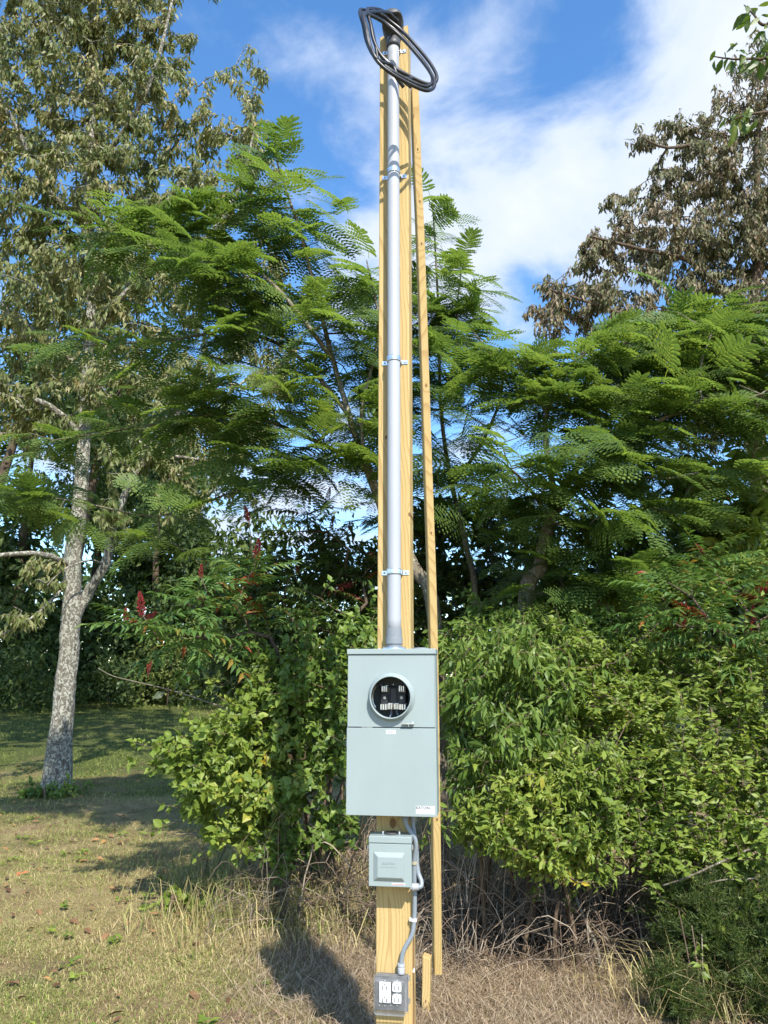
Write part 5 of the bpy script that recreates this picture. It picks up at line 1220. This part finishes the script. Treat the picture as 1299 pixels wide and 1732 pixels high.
# ------------------------------------------------------------------ dry vines and sticks under the bushes
def vines(name, label, x0, x1, y0, y1, hmax, n, seed, rmax=0.0045):
    r = np.random.default_rng(seed); Vs, Fs, off = [], [], 0
    for k in range(n):
        a = np.array([r.uniform(x0, x1), r.uniform(y0, y1), 0.0]); a[2] = float(gz(a[0], a[1]))-0.02
        L = r.uniform(0.35, 1.25); az = r.uniform(0, 6.283); h = min(hmax*1.25, r.gamma(3.0, hmax*0.24))
        e = a + np.array([math.cos(az)*L, math.sin(az)*L*0.55, 0])
        e[0] = np.clip(e[0], x0-0.15, x1+0.15); e[1] = np.clip(e[1], y0-0.18, y1+0.4)
        e[2] = float(gz(e[0], e[1])) + (0.0 if r.random() < 0.35 else r.uniform(0.1, 1.0)*h)
        m = np.array([(a[0]*.5+e[0]*.5), (a[1]*.5+e[1]*.5), max(a[2], e[2])+h*0.8]) + r.normal(0, 0.10, 3)
        u = np.linspace(0, 1, 9)[:, None]; p = (1-u)**2*a + 2*u*(1-u)*m + u*u*e + r.normal(0, 0.012, (9, 3))*np.sin(np.pi*u)
        rad = r.uniform(0.0011, rmax)*(1 if r.random() > 0.05 else 2.6)
        V, F = tube_np(p, np.linspace(rad, rad*0.55, 9), 3 if rad < 0.006 else 6); Vs.append(V); Fs.append(F+off); off += len(V)
    o = link(name, np_mesh(name, np.concatenate(Vs), np.concatenate(Fs), True), M['dry_vine']); tag(o, label, 'dry vines', kind='stuff')
vines('dry_vine_tangle', 'tangle of dry brown vines and stems under the right hedge', 0.30, 2.5, 4.62, 5.7, 0.62, 1500, 11)
vines('dry_vine_tangle', 'tangle of dry dark stems under the bushes left of the post', -0.95, 0.32, 5.3, 6.4, 0.52, 620, 12)
def stick(name, label, pts, r, cat='stick', group=None, mat='bark_grey'):
    b = bmesh.new(); add_tube(b, spline(pts, 6), [r*(1-0.5*k/(6*(len(pts)-1))) for k in range(6*(len(pts)-1)+1)], 7); o = bm_obj(name, b, M[mat], None, True); tag(o, label, cat, group); return o
ga = G(706, 1445)
stick('bush_stem', 'bent grey woody stem rising through the dry vines under the hedge', [tuple(G(1018, 1655)), tuple(P(1008, 1600, 4.6)), tuple(P(985, 1545, 4.65)), tuple(P(965, 1490, 4.75))], 0.013, 'stem')
stick('bush_stem', 'thin pale stem standing in the vines right of the bent grey stem', [tuple(G(1102, 1668)), tuple(P(1088, 1600, 4.5)), tuple(P(1078, 1545, 4.55)), tuple(P(1065, 1520, 4.6))], 0.006, 'stem')
stick('dead_stick', 'leaning bare grey stick under the left bush, the longer of two', [tuple(G(338, 1500)), tuple(P(352, 1450, 6.0)), tuple(P(358, 1395, 6.1))], 0.008)
stick('dead_stick', 'shorter bare grey stick standing right of the longer one under the left bush', [tuple(G(362, 1478)), tuple(P(378, 1440, 6.2)), tuple(P(388, 1410, 6.3))], 0.006)
stick('fallen_branch', 'thin pale bare branch arching over the back lawn behind the left bush', [tuple(P(430, 1215, 6.0)), tuple(P(330, 1180, 6.3)), tuple(P(280, 1165, 6.5)), tuple(P(225, 1152, 6.7)), tuple(P(190, 1143, 6.8)), tuple(P(166, 1130, 6.9))], 0.007, 'branch')
stick('bare_branch', 'bare grey twig reaching left from the right edge bush', [tuple(P(1320, 1475, 4.3)), tuple(P(1270, 1486, 4.25)), tuple(P(1225, 1488, 4.2)), tuple(P(1186, 1497, 4.2))], 0.006, 'branch')
stick('bare_branch', 'longer arching grey branch above the bare twig at the right edge', [tuple(P(1320, 1410, 4.4)), tuple(P(1260, 1440, 4.3)), tuple(P(1215, 1460, 4.25)), tuple(P(1160, 1485, 4.25)), tuple(P(1120, 1498, 4.3))], 0.008, 'branch')
for k, (pb, pm, pt) in enumerate((((1182, 1738), (1168, 1640), (1148, 1540)), ((1190, 1740), (1182, 1650), (1170, 1565)), ((1212, 1742), (1192, 1680), (1187, 1580)))):
    g = G(*pb); stick('dry_weed_stalk', ('leftmost and tallest of three dry weed stalks before the cedar', 'middle of three dry weed stalks before the cedar', 'rightmost of three dry weed stalks before the cedar')[k], [tuple(g), tuple(P(*pm, g.y+.02)), tuple(P(*pt, g.y+.05))], 0.005, 'stalk', 'dry weed stalks before the cedar', 'dry_vine')

# ------------------------------------------------------------------ woods far behind
def far_tree(name, label, px, Y, h, w, base_h, n, mat, leaf=0.22, cat='tree', group=None, seed=0, shift=0.0):
    bx = P(px, 1150, Y).x; L = (bx, Y, float(gz(bx, Y))); t = thing(name, label, cat, L, 0, group); r = np.random.default_rng(seed)
    b = bmesh.new(); add_tube(b, [(0, 0, -0.1), (r.normal(0, .1), 0, h*0.3), (r.normal(0, .15)+shift*.5, 0, h*0.6), (r.normal(0, .2)+shift, 0, h*0.85)], [0.03*h*0.6, 0.022*h*0.6, 0.015*h*0.6, 0.02], 7); bm_obj('trunk', b, M['bark_brown'], t, True)
    m = 26; cl = r.random((m, 3)); ang = r.random(m)*6.28; rr = np.sqrt(r.random(m))*w/2; z = base_h+(h-base_h)*r.random(m); rr *= np.sqrt(np.clip(1.05-((z-base_h)/(h-base_h)-0.35)**2*1.6, 0.15, 1))
    cc = np.stack([np.cos(ang)*rr+shift, np.sin(ang)*rr*0.8, z], -1); cr = (0.16+0.14*r.random(m))*w
    k = r.integers(0, m, n); d = unit(r.normal(size=(n, 3))); p = cc[k] + d*cr[k][:, None]*(r.random(n)**0.4)[:, None]*np.array([1, 1, 0.75])
    p[:, 2] = np.maximum(p[:, 2], 0.05)
    a = r.normal(size=(n, 3))+[0, 0, -0.5]; nn = d+r.normal(0, 0.5, (n, 3))+[0.1, -0.3, 0.5]; s = leaf*(0.7+0.6*r.random(n))
    V, F = inst(*LEAF_F, p, frames(a, nn), s); o = link('crown', np_mesh('crown', V, F), M[mat], t); o['kind'] = 'stuff'
GRP = 'trees along the far edge of the lawn'
for k, (px, Y, h, w, bh, n, mat, lab) in enumerate((
    (-120, 24, 11, 6, 0.3, 6500, 'wood_leaf', 'dark tree at the wood edge cut by the left side of the picture'),
    (20, 23, 11, 5.5, 0.2, 7000, 'wood_leaf', 'dark wood-edge tree directly left of the pale trunk'),
    (150, 25, 11, 5.5, 0.2, 7000, 'wood_leaf', 'dark wood-edge tree directly behind the pale trunk'),
    (255, 24, 9.0, 4.6, 0.1, 7000, 'wood_leaf', 'dark tree behind the left sumac at the far lawn edge'),
    (360, 27, 6.6, 5.5, 0.1, 6000, 'wood_leaf', 'low dark tree behind the rounded left bush at the lawn end'))):
    far_tree('wood_tree', lab, px, Y, h, w, bh, n, mat, 0.31, 'tree', GRP, 50+k)
for k, (px, Y, h, w, bh, n, lab) in enumerate(((-60, 20.0, 12.5, 5.5, 4.6, 7000, 'tree added behind the pale-trunked tree to shade the wood edge, the left one'), (112, 19.5, 12, 4.4, 4.8, 5200, 'tree added behind the pale-trunked tree to shade the wood edge, the right one'))):
    far_tree('added_shade_tree', lab, px, Y, h, w, bh, n, 'wood_leaf', 0.2, 'tree', 'trees added to shade the wood edge', 60+k, (1.5, 1.15)[k])  # both crowns are added to throw shade on the wood edge behind
for k, (px, Y, h, w, n, lab) in enumerate(((395, 21, 2.6, 2.2, 2600, 'sunlit yellow-green shrub at the lawn end right of the pale trunk'), (285, 22, 1.9, 2.0, 1800, 'lower light green shrub at the lawn end nearer the pale trunk'), (40, 20.5, 1.5, 3.0, 2200, 'low green shrub at the wood edge left of the pale trunk'), (190, 21.5, 1.2, 2.0, 1400, 'lowest shrub at the wood edge just right of the pale trunk'))):
    far_tree('edge_shrub', lab, px, Y, h, w, 0.05, n, 'wood_light' if k < 2 else 'wood_leaf', 0.14, 'shrub', 'shrubs at the lawn edge', 70+k)
def treeline():
    r = np.random.default_rng(91); n = 16000; x = r.uniform(-90, 90, n); y = 58+r.normal(0, 3, n)
    top = 6.2+3.2*vnoise(x*0.16, x*0+3, 2)+2.0*vnoise(x*0.6, x*0+1, 4); z = 0.7+top*(1-r.random(n)**1.6)
    a = r.normal(size=(n, 3)); nn = r.normal(0, 0.5, (n, 3))+[0.1, -0.6, 0.6]
    V, F = inst(*LEAF_F, np.stack([x, y, z], -1), frames(a, nn), 1.0*(0.6+0.8*r.random(n))); o = link('far_treeline', np_mesh('far_treeline', V, F), M['wood_leaf']); tag(o, 'distant dark line of trees low on the horizon', 'woods', kind='stuff')
treeline()

# ------------------------------------------------------------------ grass
def grass_mat(name, dry, brown=False):
    m, nt, out = mat_new(name); t = NT(nt); g = t.n('ShaderNodeNewGeometry'); co = g.outputs['Position']; rnd = g.outputs['Random Per Island']
    s = t.n('ShaderNodeSeparateXYZ'); t.l(co, s.inputs[0])
    green = t.ramp(rnd, [(0, (0.10, 0.145, 0.028)), (0.6, (0.23, 0.285, 0.06)), (1, (0.40, 0.43, 0.12))])
    straw = t.ramp(rnd, [(0, (0.26, 0.19, 0.09)), (0.5, (0.47, 0.385, 0.175)), (1, (0.68, 0.58, 0.30))])
    if brown: straw = t.ramp(rnd, [(0, (0.19, 0.13, 0.08)), (0.5, (0.38, 0.285, 0.185)), (1, (0.58, 0.47, 0.33))])
    k = t.math('ADD', t.math('MULTIPLY', t.noise(co, 0.9, 4, 0.6), 0.75), t.math('MULTIPLY', t.math('FRACT', t.math('MULTIPLY', rnd, 7.31)), 0.35))
    k = t.math('ADD', k, t.mrange(s.outputs[1], 7.0, 14.0, 0.0, 0.28))
    k = t.math('SUBTRACT', k, t.mrange(s.outputs[0], -0.9, 0.3, 0.0, 0.20))
    c = t.mix(t.mrange(k, 0.49+dry, 0.60+dry), straw, green)
    b = t.bsdf(c, 0.6, 0, None, 0.25); tr = t.n('ShaderNodeBsdfTranslucent'); t.l(c, tr.inputs[0]); ms = t.n('ShaderNodeMixShader'); ms.inputs[0].default_value = 0.25
    t.l(b.outputs[0], ms.inputs[1]); t.l(tr.outputs[0], ms.inputs[2]); t.l(ms.outputs[0], out.inputs[0]); return m
def blades(x, y, h, w, lean, r, simple=False):
    n = len(x); z = gz(x, y)-0.004; a = r.random(n)*6.283; l = lean*(0.4+r.random(n)); d = np.stack([np.cos(a), np.sin(a), np.zeros(n)], -1); sd = np.stack([-np.sin(a+r.normal(0, .8, n)), np.cos(a+r.normal(0, .8, n)), np.zeros(n)], -1)
    b = np.stack([x, y, z], -1); up = np.array([0, 0, 1.0]); hh = h[:, None]; ww = w[:, None]
    m = b + d*(hh*l[:, None]*0.35) + up*hh*0.6; tp = b + d*(hh*l[:, None]*1.0) + up*(hh*np.maximum(0.12, 1-0.45*l[:, None]))
    V = np.stack([b-sd*ww, b+sd*ww, m+sd*ww*0.8, m-sd*ww*0.8, tp], 1).reshape(-1, 3); i = (np.arange(n)*5)[:, None]
    if simple:
        V = np.stack([b-sd*ww, b+sd*ww, tp], 1).reshape(-1, 3); return V, (np.arange(n)*3)[:, None]+np.array([[0, 1, 2]])
    F = np.concatenate([i+np.array([[0, 1, 2]]), i+np.array([[0, 2, 3]]), i+np.array([[3, 2, 4]])]); return V, F
def grass():
    r = np.random.default_rng(33); Xs, Ys, Hs = [], [], []
    for n, xa, xb, ya, yb, hh in ((150000, -3.4, 2.8, 3.3, 5.6, 0.034), (130000, -5.2, 1.2, 5.6, 9.5, 0.042), (85000, -9.5, 1.0, 9.5, 15, 0.06), (50000, -17, 1, 15, 25, 0.075)):
        x = r.uniform(xa, xb, n); y = r.uniform(ya, yb, n)
        keep = (np.abs(x) < 0.56*y+0.5)
        patch = 0.6*vnoise(x*1.3, y*1.3, 8)+0.4*vnoise(x*4, y*4, 9); dens = smooth(0.26, 0.48, patch)
        bare = 0*x
        for px, py, sx, sy in ((150, 1438, .75, .4), (40, 1425, .6, .3), (250, 1368, 1.5, .35), (60, 1385, 1.2, .35), (30, 1300, 1.5, .8), (620, 1640, .5, .4), (60, 1640, .35, .18), (260, 1700, .3, .15)):
            g = G(px, py); bare = bare + np.exp(-(((x-g.x)/sx)**2+((y-g.y)/sy)**2))*(0.5+0.8*vnoise(x*3, y*3, 31))
        dens = dens*(1-0.85*np.clip(bare, 0, 1))
        keep &= r.random(n) < 0.12+0.88*dens
        x, y = x[keep], y[keep]; Xs.append(x); Ys.append(y); Hs.append(hh*(0.5+1.0*r.random(len(x)))*(0.7+0.6*vnoise(x*2.2, y*2.2, 10)))
    x, y, h = map(np.concatenate, (Xs, Ys, Hs)); w = 0.0008+0.00013*y+0.0004*r.random(len(x))
    nr = y < 5.2; V, F = blades(x[nr], y[nr], h[nr], w[nr], 1.15, r); V2, F2 = blades(x[~nr], y[~nr], h[~nr], w[~nr]*1.25, 1.0, r, True)
    V, F = np.concatenate([V, V2]), np.concatenate([F, F2+len(V)]); o = link('lawn_grass', np_mesh('lawn_grass', V, F), grass_mat('lawn_blade', 0.0)); tag(o, 'short patchy lawn grass, half dried to straw', 'grass', kind='stuff')
    # matted straw in front of the hedge
    n = 42000; x = -0.9+3.8*r.random(n)**0.8; y = r.uniform(3.4, 5.3, n); k = r.random(n) < smooth(-0.95, 0.15, x+0.5*(vnoise(x*1.6, y*1.6, 21)-0.5)+0.25*(y-4.6)); x, y = x[k], y[k]; h = 0.05+0.10*r.random(len(x))
    V, F = blades(x, y, h, np.full(len(x), 0.0014), 2.6, r); o = link('dry_straw', np_mesh('dry_straw', V, F), grass_mat('straw_blade', 0.35, True)); tag(o, 'matted dry straw on the ground before the hedge', 'straw', kind='stuff')
    # long uncut grass under the left bush and along the hedge foot
    Xs, Ys, Hs = [], [], []
    for (px, py, sx, sy, n, hh) in ((430, 1560, .32, .25, 520, .42), (520, 1545, .30, .22, 520, .50), (380, 1500, .35, .3, 480, .30), (480, 1600, .4, .2, 420, .22), (330, 1560, .3, .2, 300, .18), (1210, 1725, .22, .12, 420, .42), (1130, 1700, .25, .15, 260, .25), (1280, 1720, .15, .15, 240, .35), (590, 1580, .25, .2, 300, .25)):
        g = G(px, py); Xs.append(r.normal(g.x, sx, n)); Ys.append(r.normal(g.y, sy, n)); Hs.append(hh*(0.35+0.8*r.random(n)))
    x, y, h = map(np.concatenate, (Xs, Ys, Hs)); V, F = blades(x, y, h, 0.0016+0.0016*r.random(len(x)), 0.8, r)
    o = link('tall_grass', np_mesh('tall_grass', V, F), grass_mat('tall_blade', 0.02)); tag(o, 'long uncut grass blades along the foot of the bushes', 'grass', kind='stuff')
    # low broad-leaved weeds in the lawn
    m = 90; cx_ = r.uniform(-5, 0.2, m); cy_ = r.uniform(3.6, 9.5, m); k = np.repeat(np.arange(m), 9); n = len(k); az = r.random(n)*6.283
    p = np.stack([cx_[k]+r.normal(0, .02, n), cy_[k]+r.normal(0, .02, n), np.zeros(n)], -1); p[:, 2] = gz(p[:, 0], p[:, 1])+0.012+0.02*r.random(n)
    V, F = inst(*LEAF_N, p, frames(np.stack([np.cos(az), np.sin(az), 0.3+0.3*r.random(n)], -1), np.stack([0.2*r.normal(size=n), -0.2+0.2*r.normal(size=n), np.ones(n)], -1)), 0.03+0.04*r.random(n))
    o = link('lawn_weeds', np_mesh('lawn_weeds', V, F), M['bush_yellow']); tag(o, 'small broad-leaved green weeds dotted through the lawn', 'weeds', kind='stuff')
    # fallen leaves
    n = 900; x = r.uniform(-6, 2.5, n); y = r.uniform(3.4, 13, n); k = np.abs(x) < 0.55*y; x, y = x[k], y[k]; n = len(x)
    a = np.stack([r.normal(size=n), r.normal(size=n), 0.15*r.normal(size=n)], -1); nn = np.stack([0.4*r.normal(size=n), 0.4*r.normal(size=n), np.ones(n)], -1)
    V, F = inst(*LEAF_N, np.stack([x, y, gz(x, y)+0.022], -1), frames(a, nn), 0.045+0.045*r.random(n))
    lm = leaf_mat('fallen_leaf', [(0, (0.10, 0.05, 0.025)), (0.6, (0.24, 0.13, 0.06)), (0.9, (0.36, 0.20, 0.07)), (1, (0.45, 0.12, 0.05))], 0.7, 0.1)
    o = link('leaf_litter', np_mesh('leaf_litter', V, F), lm); tag(o, 'scattered brown fallen leaves on the lawn', 'leaf litter', kind='stuff')
grass()
